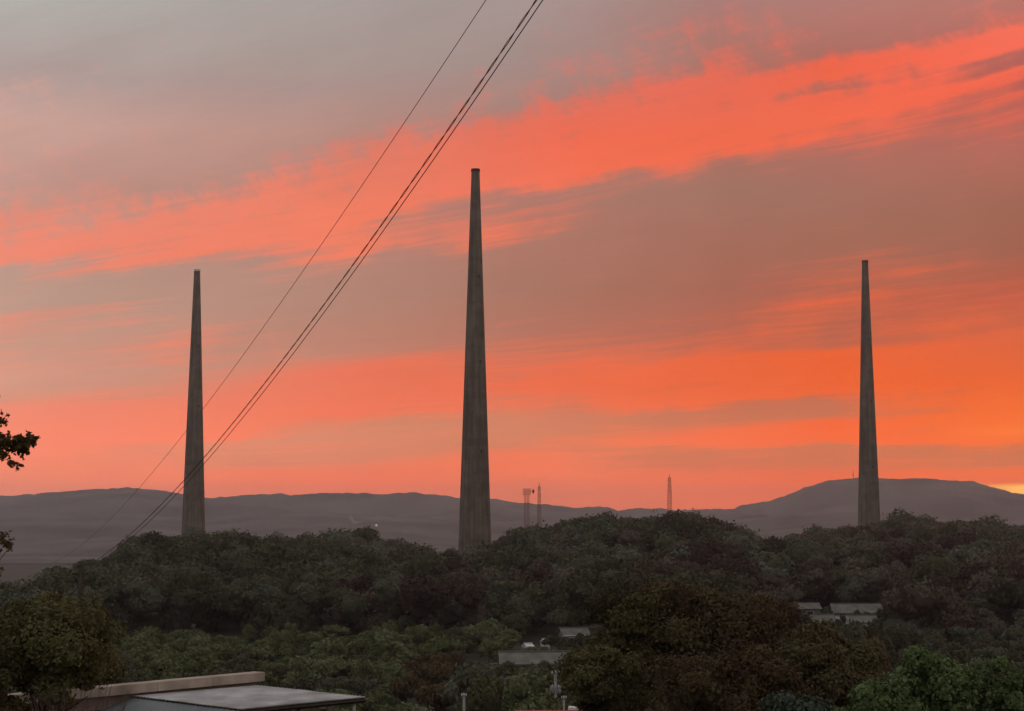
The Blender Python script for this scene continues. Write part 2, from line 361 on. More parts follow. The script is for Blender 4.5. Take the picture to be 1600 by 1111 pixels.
def ground(x, y):
    x = np.asarray(x, float); y = np.asarray(y, float)
    z = np.interp(y, PD, PH)
    u = np.clip(800 + FPX * x / np.maximum(y, 40), -400, 2000)
    D = ridge_d(u); zr = -(skyline_s(u) - 800) / FPX * D - 9.5
    t = np.clip((y - 350) / (D - 350), 0, 1); t = t * t * (3 - 2 * t)
    t2 = np.clip((y - D - 15) / 300, 0, 1); t2 = t2 * t2 * (3 - 2 * t2)
    z = z + (zr - z) * t * (1 - t2) + (-20 + 24.6) * t2 * t
    t3 = np.clip((y - np.interp(u, [130, 250], [500, 920])) / np.interp(u, [130, 250], [450, 900]), 0, 1); z = z - 44 * t3 * t3 * (3 - 2 * t3)
    z += .5 * np.sin(x * .03 + 1) * np.sin(y * .025) * np.clip(y / 200, 0, 1)
    return EYE + z
ys = np.concatenate([np.arange(-300, 0, 60), np.arange(0, 340, 8), np.arange(340, 1000, 12), np.geomspace(1000, 9200, 22)])
xs1 = np.concatenate([np.arange(0, 60, 4), np.arange(60, 420, 12), np.geomspace(420, 13000, 22)])
xs = np.concatenate([-xs1[:0:-1], xs1])
X, Y = np.meshgrid(xs, ys); Z = ground(X, Y)
V = np.stack([X.ravel(), Y.ravel(), Z.ravel()], 1); nx, ny = len(xs), len(ys)
I = (np.arange(ny - 1)[:, None] * nx + np.arange(nx - 1)[None]).ravel()
F4 = np.stack([I, I + 1, I + nx + 1, I + nx], 1)
tag(link('ground', np_mesh('ground', V, F4, MAT['ground'])), kind='structure')
def gz(x, y): return float(ground(x, y))

# distant hills: crest rows follow the skyline of the range, with wooded flanks
from mathutils import noise as mn
def hills(name, prof, dcrest, dfront, dback, amp, base=3.0, nu=560, nr=30):
    pu = np.array([a for a, b in prof], float); pv = np.array([b for a, b in prof], float)
    us = np.concatenate([np.linspace(-4400, -200, 50, endpoint=False), np.linspace(-200, 1800, nu, endpoint=False), np.linspace(1800, 6000, 50)])
    zc = EYE - (np.interp(us, pu, pv) - 800) / FPX * dcrest
    rows = np.concatenate([np.linspace(0, 1, nr), np.linspace(1, 2, 8)[1:]])
    VV = np.zeros((len(rows), len(us), 3))
    for j, r in enumerate(rows):
        yy = dfront + (dcrest - dfront) * r if r <= 1 else dcrest + (dback - dcrest) * (r - 1)
        sh = (r ** 1.4 if r <= 1 else (2 - r)) 
        for i, u in enumerate(us):
            xx = (u - 800) / FPX * (dcrest if abs(u) > 4000 else yy)
            n = mn.fractal(Vector((xx * .0016, yy * .0016, 1.3)), 1, 2.1, 5) * amp * min(1, (1.02 - r) * 5 if r <= 1 else 0.1)
            c = mn.fractal(Vector((xx * .03, yy * .03, 4.3)), .7, 2.1, 5) * 3.2
            VV[j, i] = (xx, yy, base + (zc[i] - base) * sh + n * min(1, r * 3) + c * min(1, r * 4))
    n_, m_ = len(us), len(rows)
    I = (np.arange(m_ - 1)[:, None] * n_ + np.arange(n_ - 1)[None]).ravel()
    me = np_mesh(name, VV.reshape(-1, 3), np.stack([I, I + 1, I + n_ + 1, I + n_], 1), MAT['far_forest'])
    return tag(link(name, me), kind='structure')
hills('hills', [(-9000, 790), (-2600, 760), (-900, 745), (-300, 768), (0, 773), (60, 770), (130, 764), (205, 759.5), (240, 764), (285, 771), (330, 779), (345, 776.5), (395, 773), (440, 771), (455, 775),
      (620, 774), (640, 778), (700, 779), (770, 779), (800, 783), (850, 786), (905, 792), (935, 789.5), (965, 795), (1000, 792), (1060, 795), (1145, 795), (1155, 789), (1200, 783), (1235, 771),
      (1260, 761), (1290, 751), (1330, 748), (1440, 749), (1520, 753), (1550, 764), (1580, 773), (1650, 776), (1900, 768), (2600, 750), (4500, 770), (10500, 792)], 6000, 3600, 8500, 58, base=-38.0, nu=1100)
hills('low_hills', [(-9000, 830), (-500, 812), (0, 806), (200, 802), (330, 812), (420, 806), (560, 804), (700, 811), (900, 815), (1050, 820), (1150, 812), (1260, 800), (1400, 796), (1560, 806), (1800, 815), (10500, 830)],
      4300, 2300, 5200, 15, base=-38.0, nr=18, nu=900)

# ------------------------------------------------------------------ haze
hm = bpy.data.materials.new('air'); hm.use_nodes = True; hnt = hm.node_tree; hnt.nodes.clear()
pv = hnt.nodes.new('ShaderNodeVolumePrincipled'); ho = hnt.nodes.new('ShaderNodeOutputMaterial')
pv.inputs['Color'].default_value = (.90, .90, .97, 1); pv.inputs['Density'].default_value = 0.000095; pv.inputs['Anisotropy'].default_value = .55
hnt.links.new(pv.outputs[0], ho.inputs['Volume'])
hb = MB().box((0, 3150, 48), (27000, 12700, 194))
tag(hb.build('haze', hm), kind='stuff')

# ------------------------------------------------------------------ the three towers
def ladder(x0, r0, r1, z0, z1, ang, parent):
    m = MB()
    n = Vector((cos(ang), sin(ang), 0)); t = Vector((-sin(ang), cos(ang), 0))
    def P(f, o, s): r = r0 + (r1 - r0) * f; return n * (r + o) + t * s + Vector((0, 0, z0 + (z1 - z0) * f))
    for s in (-.25, .25): m.tube([P(0, .18, s), P(1, .18, s)], .035, 4)
    k = int((z1 - z0) / 1.2)
    for i in range(1, k): m.tube([P(i / k, .18, -.25), P(i / k, .18, .25)], .025, 4)
    for i in range(0, 23): m.tube([P(i / 22, -.02, 0), P(i / 22, .18, 0)], .03, 4)
    return m.build('ladder', MAT['steel'], parent)
def radio_tower(x, y, base, top, r0, r1, label, cap_mat, lip):
    T_ = empty('radio_tower', (x, y, base), 0, label=label, cat='tower', group='tall tapering concrete radio towers on the wooded hill')
    Ht = top - base
    m = MB(); prof = []
    nl = 56
    for i in range(nl + 1):
        f = i / nl; r = r0 + (r1 - r0) * f; z = Ht * f
        if False: prof += [(r + .002, z - .03), (r - .02, z - .012), (r - .02, z + .012), (r + .002, z + .03)]   # recessed casting joint
        else: prof.append((r, z))
    m.lathe(prof, 48, caps=False)
    m.lathe([(r1, Ht), (r1 - .35, Ht), (r1 - .45, Ht - 3)], 40, caps=False)
    m.lathe([(.01, Ht - 2.5), (r1 - .44, Ht - 2.5)], 40, caps=False)
    m.build('shaft', MAT['tower'], T_, True)
    c = MB(); c.lathe([(r1 + .004, Ht - lip), (r1 + .16, Ht - lip), (r1 + .16, Ht - .02), (r1 - .3, Ht + .03)], 32, caps=False)
    c.build('rim', cap_mat, T_)
    w = MB()
    ang0 = atan2(-y, -x)
    for f in (.08, .3, .52, .73):
        r = r0 + (r1 - r0) * f
        wn_ = MB(); d = Vector((cos(ang0 + .5), sin(ang0 + .5), 0)); wn_.box(d * (r - .08) + Vector((0, 0, Ht * f)), (.3, .55, 1.1), ang0 + .5)
        wn_.build('window', MAT['glass'], T_)
    ladder(0, r0, r1, 3, Ht - lip - .1, ang0 - .9, T_)
    return T_
MAT['cap_dark'] = surface('red_brown_cap', (.045, .022, .016), (.08, .036, .026), 1.5, .7)
MAT['cap_pale'] = surface('pale_cap', (.70, .62, .58), (.85, .78, .74), 1.5, .5)
MAT['cap_red'] = surface('rusty_cap', (.09, .035, .02), (.14, .055, .035), 1.5, .7)
pm = at(743, 264, 621); radio_tower(pm.x, 621, 4, pm.z, 5.85, 1.36, 'middle tower, tallest looking of the three concrete towers, its tip against the red cloud', MAT['cap_dark'], 1.0)
pl = at(308, 421, 881); radio_tower(pl.x, 881, 4, pl.z, 5.95, 1.42, 'left tower of three, pale rim at its tip, power lines crossing its foot', MAT['cap_pale'], .9)
pr = at(1351.5, 407, 881); radio_tower(pr.x, 881, 4, pr.z, 5.8, 1.42, 'right concrete tower of the three, standing in front of the flat-topped hill', MAT['cap_red'], .9)

# lattice masts
def lattice(name, u, v, y, w0, w1, base, label, legs=.10, nseg=14, rod=2.0, brace=.05):
    p = at(u, v, y); T_ = empty(name, (p.x, y, base), .4, label=label, cat='mast'); Ht = p.z - base - rod
    def C(f, k): w = w0 + (w1 - w0) * f; a = pi / 4 + k * pi / 2; return Vector((w * .707 * cos(a), w * .707 * sin(a), Ht * f))
    for k in range(4): MB().tube([C(0, k), C(1, k)], legs, 5).build('leg', MAT['mast'], T_)
    b = MB()
    for i in range(nseg):
        for k in range(4):
            b.tube([C(i / nseg, k), C((i + 1) / nseg, (k + 1) % 4)], brace, 3, False); b.tube([C(i / nseg, (k + 1) % 4), C((i + 1) / nseg, k)], brace, 3, False)
            b.tube([C(i / nseg, k), C(i / nseg, (k + 1) % 4)], brace, 3, False)
    b.build('lattice_bracing', MAT['mast'], T_)
    if rod: MB().tube([(0, 0, Ht - .2), (0, 0, Ht + rod)], [.16, .08], 6).build('antenna_rod', MAT['mast'], T_)
    return T_, Ht, p
lattice('lattice_mast', 842.5, 754, 720, 1.7, .7, 4, 'slim lattice mast just right of the mast with the box on top', .06, 14, 1.5, .03)
lattice('lattice_mast', 1046, 741, 900, 2.6, 1.0, 5, 'lone red-brown lattice mast standing midway between the middle and right towers', .085, 14, 1.5, .045)
t, Ht, p = lattice('lattice_mast', 823, 773, 720, 1.7, 1.4, 4, 'lattice mast carrying a box-shaped platform and a small round dish', .06, 14, 0, .03)
pb = MB()
for z in (0, .75, 1.5, 2.25): 
    for a, b in (((-1.45, -.9), (1.45, -.9)), ((1.45, -.9), (1.45, .9)), ((1.45, .9), (-1.45, .9)), ((-1.45, .9), (-1.45, -.9))):
        pb.tube([(*a, Ht + z), (*b, Ht + z)], .07, 4)
for x_ in np.linspace(-1.45, 1.45, 12):
    for y_ in (-.9, .9): pb.tube([(x_, y_, Ht), (x_, y_, Ht + 2.25)], .045, 4)
pb.box((0, 0, Ht + .03), (2.9, 1.8, .08)); o = pb.build('platform', MAT['mast'], t); o.rotation_euler.z = -.4
ds = MB().lathe([(.05, 0), (.5, .06), (.85, .22), (.9, .25), (.6, .7), (.2, .85)], 16).build('dish', MAT['mast'], t)
ds.location = (1.98, -.85, Ht + 1.3); ds.rotation_euler = (pi / 2, 0, 1.2)
MB().tube([(1.3, -.6, Ht + 1.3), (2.1, -1.0, Ht + 1.3)], .08, 5).build('bracket', MAT['mast'], t)
p = at(1333, 734, 5900); T_ = empty('hilltop_mast', (p.x, 5900, 120), 0, label='tiny antenna mast on the flat-topped hill just left of the right tower', cat='mast')
MB().tube([(0, 0, 0), (0, 0, p.z - 120)], [1.3, .7], 6).build('pole', MAT['mast'], T_)
MB().box((0, 0, p.z - 135), (3.4, 1.5, 5)).build('antenna_panel', MAT['mast'], T_)

# ------------------------------------------------------------------ overhead cables
def cable_path(P0, P1, sag, s0=-.42, s1=1.2, n=260, k=1.0):
    P0 = Vector(P0) * k; P1 = Vector(P1) * k; out = []
    for i in range(n):
        s = s0 + (s1 - s0) * i / (n - 1); q = P0 + (P1 - P0) * s; q.z += EYE - 4 * sag * k * s * (1 - s); out.append(q)
    return out
def cable(P, r, label, mat):
    o = MB().tube(P, r, 6).build('power_cable', mat, None, True); return tag(o, label, 'cable', 'overhead cables running down to the left')
CABLES = [((.407, 24, 6.763), (-15.233, 70, -1.644), .85), ((-.345, 24, 6.765), (-16.8, 75, -.81), .6)]
cable(cable_path(*CABLES[0]), .008, 'plain dark cable running close below the twisted one', MAT['cable'])
cable(cable_path(*CABLES[1], s1=2.7), .0055, 'thin single cable strung highest and farthest left across the clouds', MAT['cable_grey'])
pth = cable_path((.322, 24, 6.763), (-15.426, 70, -1.644), .85, n=1400)
tw = empty('twisted_cable', (0, 0, 0), 0, label='thick twisted pair cable, the wavy one of the overhead lines', cat='cable', group='overhead cables running down to the left')
dist = 0; strands = ([], [])
for i, q in enumerate(pth):
    if i: dist += (q - pth[i - 1]).length
    d = (pth[min(i + 1, len(pth) - 1)] - pth[max(i - 1, 0)]).normalized(); a = d.cross(Vector((0, 0, 1))).normalized(); b = d.cross(a)
    th = 2 * pi * dist / 1.35
    for k_, st in enumerate(strands): st.append(q + (a * cos(th + pi * k_) + b * sin(th + pi * k_)) * .0085)
for st in strands: MB().tube(st, .0072, 4).build('strand', MAT['cable'], tw, True)

# ------------------------------------------------------------------ houses
def frame_local(T_, c): return c
def gable_house(name, label, u, y, width, depth, eave_v, ridge_h, rot=0, roofm='roof', wallm='wall', windows=2, over=.4, group=None, cat='house', wallh=None, wcol='white'):
    p = at(u, eave_v, y); g = gz(p.x, y) - .3
    T_ = empty(name, (p.x, y, g), rot, label=label, cat=cat, group=group); h = p.z - g
    w, d = width / 2, depth / 2
    m = MB(); vs = [(-w, -d, 0), (w, -d, 0), (w, d, 0), (-w, d, 0), (-w, -d, h), (w, -d, h), (w, d, h), (-w, d, h), (-w, 0, h + ridge_h * .93), (w, 0, h + ridge_h * .93)]
    m.add(vs, [(0, 1, 5, 4), (2, 3, 7, 6), (3, 2, 1, 0), (1, 2, 6, 9, 5), (3, 0, 4, 8, 7)]); m.build('wall', MAT[wallm], T_)
    r = MB(); o = over; sl = ridge_h / d
    A = [(-w - o, -d - o, h - o * sl), (w + o, -d - o, h - o * sl), (w + o, 0, h + ridge_h), (-w - o, 0, h + ridge_h), (-w - o, d + o, h - o * sl), (w + o, d + o, h - o * sl)]
    t_ = .14; B = [(x, y_, z + t_) for x, y_, z in A]
    r.add(A + B, [(0, 3, 2, 1), (3, 4, 5, 2), (6, 7, 8, 9), (9, 8, 11, 10), (0, 1, 7, 6), (4, 10, 11, 5), (1, 2, 8, 7), (2, 5, 11, 8), (0, 6, 9, 3), (3, 9, 10, 4)])
    rf = r.build('roof', MAT[roofm], T_)
    c = MB(); c.box((0, 0, h + ridge_h + t_ + .06), (width + 2 * o, .35, .14)); c.build('ridge_cap', MAT[roofm], rf)
    for i in range(windows):
        cx = -w + width * (i + .5) / windows
        fr = MB(); ww, wh = 1.5, 1.1; zc = h - 1.15
        for sx in (-1, 1): fr.box((cx + sx * ww / 2, -d - .03, zc), (.09, .12, wh + .18))
        for sz in (-1, 1): fr.box((cx, -d - .035, zc + sz * wh / 2), (ww + .05, .13, .09))
        f_ = fr.build('window', MAT[wcol], T_)
        MB().box((cx, -d - .012, zc), (ww - .1, .03, wh - .1)).build('pane', MAT['glass'], f_)
    return T_, h
hg = 'houses in the valley behind the rust-brown tree'
gable_house('long_shed', 'long low shed with pale grey roof behind the pole with transformer cans', 841, 276, 11.0, 4.6, 1034, 1.35, .05, 'roof2', 'wall', 3, group=hg, cat='shed')
t, h = gable_house('house', 'small house with a pale roof edge half hidden behind the rust-brown tree', 896, 338, 4.6, 4, 990, .9, .25, 'roof', 'wall', 2, group=hg)
MB().box((0, -2.45, h - .18), (5.2, .06, .22)).build('fascia', MAT['white'], t)
for (u, v, y, w_, lb) in ((825, 1010, 318, 1.25, 'small white hut on the slope left of the other small white hut'), (852, 1003, 334, 1.0, 'small white hut below the house with the pale roof edge')):
    gable_house('hut', lb, u, y, w_, 1.6, v, .35, .5, 'white', 'white', 0, over=.15, group='white huts in the valley', cat='hut')
p = at(887.5, 1031, 272); T_ = empty('storage_box', (p.x, 272, gz(p.x, 272)), 0, label='bright white storage container end at the right end of the long low shed', cat='container')
MB().box((0, 0, (p.z - T_.location.z) / 2 + .1), (.72, 1.2, p.z - T_.location.z + .4)).build('body', MAT['white'], T_)
MB().box((0, -.62, (p.z - T_.location.z) / 2), (.5, .03, p.z - T_.location.z - .5)).build('door', MAT['wall'], T_)

gable_house('farm_house', 'long grey-roofed house, largest of the group beyond the rust-brown tree', 1337, 402, 10.2, 6, 956, 1.65, -.02, 'roof2', 'wall', 4, group=hg)
wp_ = bpy.data.objects['farm_house']
for x_, w_ in ((-4.4, 1.3), (-1.0, 1.2), (1.0, .5), (3.7, 1.7)):
    MB().box((x_, -3.06, 1.95), (w_, .08, .75)).build('shutter', MAT['white'], wp_)
gable_house('farm_house', 'grey roof low on the left of the far house group, nearest the rust-brown tree top', 1262, 412, 4.4, 5, 950, 1.0, .05, 'roof2', 'wall', 1, group=hg)
gable_house('farm_house', 'small grey-walled house in the front row of the far group, on the left', 1285, 378, 4.2, 4.5, 972, 1.4, .03, 'roof2', 'wall', 2, group=hg)
gable_house('farm_house', 'small white-walled house in the front row of the far group, on the right', 1345, 374, 5.4, 4.5, 971, 1.1, -.04, 'roof2', 'white', 3, group=hg)
gable_house('hut', 'tiny white hut alone in the dark trees right of the far house group', 1414, 425, 1.4, 1.6, 953, .35, .1, 'white', 'white', 0, over=.12, group='white huts in the valley', cat='hut')
gable_house('red_roofed_house', 'red-roofed house whose ridge just shows at the bottom edge beside the transformer pole', 858, 150, 4.6, 5, 1139, 1.2, .03, 'red_roof', 'wall', 2, group=None)

# white van roof low at the bottom edge
p = at(901, 1104, 158); T_ = empty('parked_van', (p.x, 158, p.z - 1.85), .02, label='white van at the bottom edge right of the transformer pole, only its roof showing', cat='van')
b = MB(); prof = [(-1.65, .3), (1.65, .3), (1.65, 1.0), (1.35, 1.15), (.85, 1.75), (-1.5, 1.85), (-1.65, 1.7)]
vs = [(x * .42, -.7, z) for x, z in prof] + [(x * .42, .7, z) for x, z in prof]; n = len(prof)
b.add([(x, y_ * 1, z) for x, y_, z in vs], [tuple(range(n)), tuple(range(2 * n - 1, n - 1, -1))] + [(i, i + n, (i + 1) % n + n, (i + 1) % n) for i in range(n)])
b.build('body', MAT['white'], T_)
for sx in (-.42, .42):
    for sy in (-.62, .62): w_ = MB().lathe([(.28, -.08), (.28, .08)], 14).build('wheel', MAT['dark'], T_); w_.rotation_euler = (pi / 2, 0, 0); w_.location = (sx, sy, .28)
MB().box((.0, -.708, 1.45), (.8, .02, .35)).build('side_window', MAT['glass'], T_)

# pale retaining wall
a, b_ = at(733, 1042, 292), at(781, 1037, 298)
MBw = MB(); ang = atan2(b_.y - a.y, b_.x - a.x); L_ = (b_ - a).length; mid = (a + b_) / 2; g = min(gz(mid.x, mid.y), mid.z) - .4
MBw.box((mid.x, mid.y, (mid.z + g) / 2), (L_, .3, mid.z - g), ang)
MBw.box((mid.x, mid.y, mid.z + .06), (L_ + .1, .44, .12), ang)
tag(MBw.build('retaining_wall', MAT['wall']), 'short pale retaining wall in the green left of the long shed', 'wall')

# utility poles
def utility_pole(u, v, y, r, label, transformer=False):
    p = at(u, v, y); g = gz(p.x, y) - .5
    T_ = empty('utility_pole', (p.x, y, g), 0, label=label, cat='pole', group='utility poles in the valley'); h = p.z - g
    MB().tube([(0, 0, 0), (0, 0, h)], [r * 1.35, r], 12).build('pole', MAT['pole'], T_, True)
    a_ = MB().box((0, -r - .04, h - .25), (.9 if transformer else .6, .09, .1)).build('crossarm', MAT['steel'], T_)
    for sx in (-.38, 0, .38): MB().lathe([(.05, 0), (.07, .05), (.03, .09), (.06, .13), (.02, .2)], 8, (sx * (1 if transformer else .6), -r - .04, h - .2)).build('insulator', MAT['white'], a_)
    if transformer:
        for sx in (-1, 1):
            c = MB().lathe([(.24, 0), (.27, .03), (.27, .62), (.22, .7), (.05, .74)], 16, (sx * .36, -.12, h - 2.35)).build('transformer', MAT['steel'], T_, False)
            MB().lathe([(.04, .74), (.05, .8), (.02, .9)], 8, (sx * .36, -.12, h - 2.35)).build('bushing', MAT['white'], c)
        MB().box((0, -.1, h - 2.4), (1.1, .12, .1)).build('bracket', MAT['steel'], T_)
    return T_
utility_pole(868, 1048, 205, .15, 'concrete utility pole carrying a pair of grey transformer cans', True)
utility_pole(725, 1083, 190, .13, 'bare grey pole at the bottom edge left of the transformer pole')
utility_pole(881, 1087, 200, .11, 'short thin pole just right of the transformer pole')
utility_pole(915.5, 1090, 196, .11, 'short pole beside the rust-brown tree, at the right of the white van')
# the pole that carries the pair of cables, behind the left tree
pe = cable_path(*CABLES[0])[-1]; g = gz(pe.x, pe.y) - .5
T_ = empty('utility_pole', (pe.x, pe.y, g), 0, label='cable pole standing behind the olive tree at the left', cat='pole', group='utility poles in the valley')
MB().tube([(0, 0, 0), (0, 0, pe.z - g + .1)], [.15, .10], 12).build('pole', MAT['bark'], T_, True)
MB().box((0, 0, pe.z - g - .1), (.7, .1, .1)).build('crossarm', MAT['bark'], T_)

# far white building with an added glow to brighten it, and the smoke beside it
bpy.context.view_layer.update()
def on_hill(u, v):
    d = Vector(ray(u, v)).normalized(); hit = None
    for nm in ('low_hills', 'hills'):
        ok, loc_, nrm_, _ = bpy.data.objects[nm].ray_cast(Vector((0, 0, EYE)), d)
        if ok: return loc_
p = on_hill(588, 823); gh = p.z - 3; SC = p.y / 2650
T_ = empty('far_building', (p.x, p.y, gh), .2, label='tiny bright white building on the far hillside left of the middle tower', cat='building')
MB().box((0, 0, 2), (5.5, 6, 11)).build('wall', MAT['white'], T_)
MB().box((0, 0, 7.7), (6, 6.6, .4)).build('roof', MAT['white'], T_)
lm, nt, pb_ = new_mat('added_glow'); pb_.inputs['Emission Color'].default_value = (1, .9, .88, 1); pb_.inputs['Emission Strength'].default_value = .85
MB().lathe([(.2, -.9), (.8, -.7), (1.15, 0), (.8, .7), (.2, .9)], 12, (-.6, -4.6, 6.4)).build('added_glow_blob', lm, T_)  # invented glowing body, only there to make the white building bright
MB().tube([(-.6, -4.5, 6.4), (-.6, -2.9, 7.2)], .2, 6).build('added_glow_arm', MAT['steel'], T_)  # invented arm holding the added glowing body
sm = bpy.data.materials.new('smoke'); sm.use_nodes = True; snt = sm.node_tree; snt.nodes.clear()
pv2 = snt.nodes.new('ShaderNodeVolumePrincipled'); so = snt.nodes.new('ShaderNodeOutputMaterial'); snt.links.new(pv2.outputs[0], so.inputs['Volume'])
pv2.inputs['Color'].default_value = (.95, .93, .95, 1); pv2.inputs['Density'].default_value = .045
m = MB()
pts = [at(u, v, p.y - 260) for u, v in ((546, 805), (549, 810), (553, 816), (560, 816), (568, 814))]
m.tube(pts, [2.0, 4.2, 4.2, 3.0, 1.0], 8)
tag(m.build('smoke_wisp', sm), 'faint wisp of pale smoke on the far hillside left of the bright building', 'smoke', kind='stuff')

# ------------------------------------------------------------------ the beige building and the sheet-roofed shed, bottom left
A0 = Vector((-7.30, 53.4, 0)); dirn = Vector((-1.8, -2.2, 0)).normalized(); nrm = Vector((-dirn.y, dirn.x, 0)) * 1   # nrm: away from wall
if nrm.x < 0: nrm = -nrm                                     # towards the shed
ztop = EYE - 4.55
bld = empty('flat_roofed_building', (A0.x, A0.y, gz(A0.x, A0.y) - .5), 0, label='beige flat-roofed building with a coping along its parapet behind the grey sheet roof', cat='building')
def quadbox(o, ex, ey, z0, z1):                             # box with corner o, edges ex, ey
    vs = [o, o + ex, o + ex + ey, o + ey]; return [(*v.xy, z0) for v in vs] + [(*v.xy, z1) for v in vs], [(3, 2, 1, 0), (4, 5, 6, 7), (0, 1, 5, 4), (1, 2, 6, 5), (2, 3, 7, 6), (3, 0, 4, 7)]
def lb(o, ex, ey, z0, z1, name, mat, parent):
    q = parent
    while q.parent: q = q.parent
    vs, fs = quadbox(o - q.location, ex, ey, z0 - q.location.z, z1 - q.location.z)
    m = MB(); m.add(vs, fs); ob = m.mesh(name, MAT[mat]); b_ = link(name, ob, parent)
    bv = b_.modifiers.new('bevel', 'BEVEL'); bv.width = .015; bv.segments = 2
    return b_
L13 = dirn * 11.5
lb(A0 - nrm * 3.2, L13, nrm * 3.2, gz(-9, 52) - 1, ztop - 1.0, 'wall', 'beige', bld)
lb(A0 - nrm * .16, L13, nrm * .16, ztop - .999, ztop - .26, 'parapet', 'beige', bld)
lb(A0 - nrm * 3.18, L13, nrm * .16, ztop - .999, ztop - .62, 'parapet', 'beige', bld)
o0 = A0 - dirn * .17 - nrm * .24
for k in range(6):                                           # coping blocks butted end to end
    s_ = 11.8 / 6
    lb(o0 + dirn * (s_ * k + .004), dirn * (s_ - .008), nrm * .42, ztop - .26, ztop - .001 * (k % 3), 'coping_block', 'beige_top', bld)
lb(A0 + nrm * .003, L13, nrm * .05, ztop - .62, ztop - .5, 'moulding', 'beige', bld)

# shed: mono-pitch corrugated roof
zr = EYE - 4.98
B_ = Vector((-7.30, 53.2, zr + .06)) + nrm * .12; e1 = dirn * 4.2; e2 = Vector((3.4, -3.5, 0))
Cc = Vector((-3.98, 49.7, zr)); Bk = at(400, 1070.5, 53.0); Cr = at(570, 1089, 49.7); Df = at(376, 1108, 46.4); Al = Df + (Bk - Cr)
shed = empty('sheet_roofed_shed', (Cr.x, Cr.y, gz(Cr.x, Cr.y)), 0, label='open shed with pale grey corrugated roof in front of the beige building', cat='shed')
O = shed.location
def corr(P, ex, ey, name, mat, parent, nper, amp, th=.02, nmat=None):
    """corrugated sheet: waves across ex, ribs run along ey"""
    n_ = ex.cross(ey).normalized()
    if n_.z < 0: n_ = -n_
    m = MB(); N = nper * 6; vs = []
    for sgn in (0, -th):
        for i in range(N + 1):
            f = i / N; w = amp * (0 if (i % 6) in (0, 1, 2) else 1 if (i % 6) in (4,) else .7)
            for g_ in (0, 1): vs.append(P + ex * f + ey * g_ + n_ * (w + sgn) - O)
    fs = []; K = 2 * (N + 1)
    for i in range(N):
        a_ = 2 * i; fs.append((a_, a_ + 1, a_ + 3, a_ + 2)); fs.append((K + a_, K + a_ + 2, K + a_ + 3, K + a_ + 1))
        fs.append((a_, a_ + 2, K + a_ + 2, K + a_)); fs.append((a_ + 1, K + a_ + 1, K + a_ + 3, a_ + 3))
    m.add(vs, fs); return m.build(name, MAT[mat], parent)
ex = Cr - Bk; ey = Al - Bk
ns = 4
for k in range(ns):                                          # roof sheets side by side along the eave, each lapping its neighbour
    corr(Bk + ex * (k / ns) + Vector((0, 0, .004 * (k % 2))), ex * (1.0 / ns + .01 * (k < ns - 1)), ey, 'roof_sheet', 'sheet', shed, 8, .010)
for (P_, Q_) in ((Cr, Df), (Bk, Cr)):
    m = MB(); m.tube([P_ - O - Vector((0, 0, .09)), Q_ - O - Vector((0, 0, .09))], .06, 4); m.build('roof_beam', MAT['dark'], shed)
m = MB(); m.tube([Cr - O + Vector((0, 0, .0)), Df - O], .022, 5); m.build('edge_trim', MAT['sheet'], shed)
for f in (.3, .6, .9):
    a_ = Bk + ex * f; b2 = a_ + ey
    MB().tube([a_ - O - Vector((0, 0, .07)), b2 - O - Vector((0, 0, .07))], .035, 4).build('rafter', MAT['dark'], shed)
for P_ in (Cr + (Df - Cr) * .07, Df + (Cr - Df) * .04):
    P2 = P_ - (ex.normalized() * .12); g = gz(P2.x, P2.y)
    MB().tube([(P2.x - O.x, P2.y - O.y, g - O.z - .3), (P2.x - O.x, P2.y - O.y, P2.z - O.z - .1)], .055, 10).build('post', MAT['post'], shed, True)
# left side: lower blue-grey lean-to roof continuing down from the left edge
Dl = at(362, 1113, 45.6); Ll = at(196, 1088, 49.6); Lb = Al + (Bk - Al) * .03 - Vector((0, 0, .04))
d_ = Df - Vector((0, 0, .05)); P_ = Al - Vector((0, 0, .06)); down = (Dl - Df); exx = d_ - P_
eyy = Vector((-1.55, -1.3, -.55))
for k in range(3):
    corr(P_ + exx * (k / 3), exx / 3, eyy, 'side_roof_sheet', 'sheet_blue', shed, 7, .012)
MB().box(((P_ + exx * .5 + eyy).x - O.x, (P_ + exx * .5 + eyy).y - O.y, -1 + ((P_ + eyy).z - O.z) / 2), (2.5, .06, (P_ + eyy).z - O.z + 1.8), atan2(exx.y, exx.x)).build('side_wall', MAT['sheet_blue'], shed)

# ------------------------------------------------------------------ trees
ICO = None
def ico():
    t = (1 + 5 ** .5) / 2
    v = np.array([(-1, t, 0), (1, t, 0), (-1, -t, 0), (1, -t, 0), (0, -1, t), (0, 1, t), (0, -1, -t), (0, 1, -t), (t, 0, -1), (t, 0, 1), (-t, 0, -1), (-t, 0, 1)], float); v /= np.linalg.norm(v[0])
    f = np.array([(0, 11, 5), (0, 5, 1), (0, 1, 7), (0, 7, 10), (0, 10, 11), (1, 5, 9), (5, 11, 4), (11, 10, 2), (10, 7, 6), (7, 1, 8), (3, 9, 4), (3, 4, 2), (3, 2, 6), (3, 6, 8), (3, 8, 9), (4, 9, 5), (2, 4, 11), (6, 2, 10), (8, 6, 7), (9, 8, 1)])
    return v, f
IV, IF = ico()
def unit(n, r):
    d = r.normal(size=(n, 3)); return d / np.linalg.norm(d, axis=1)[:, None]
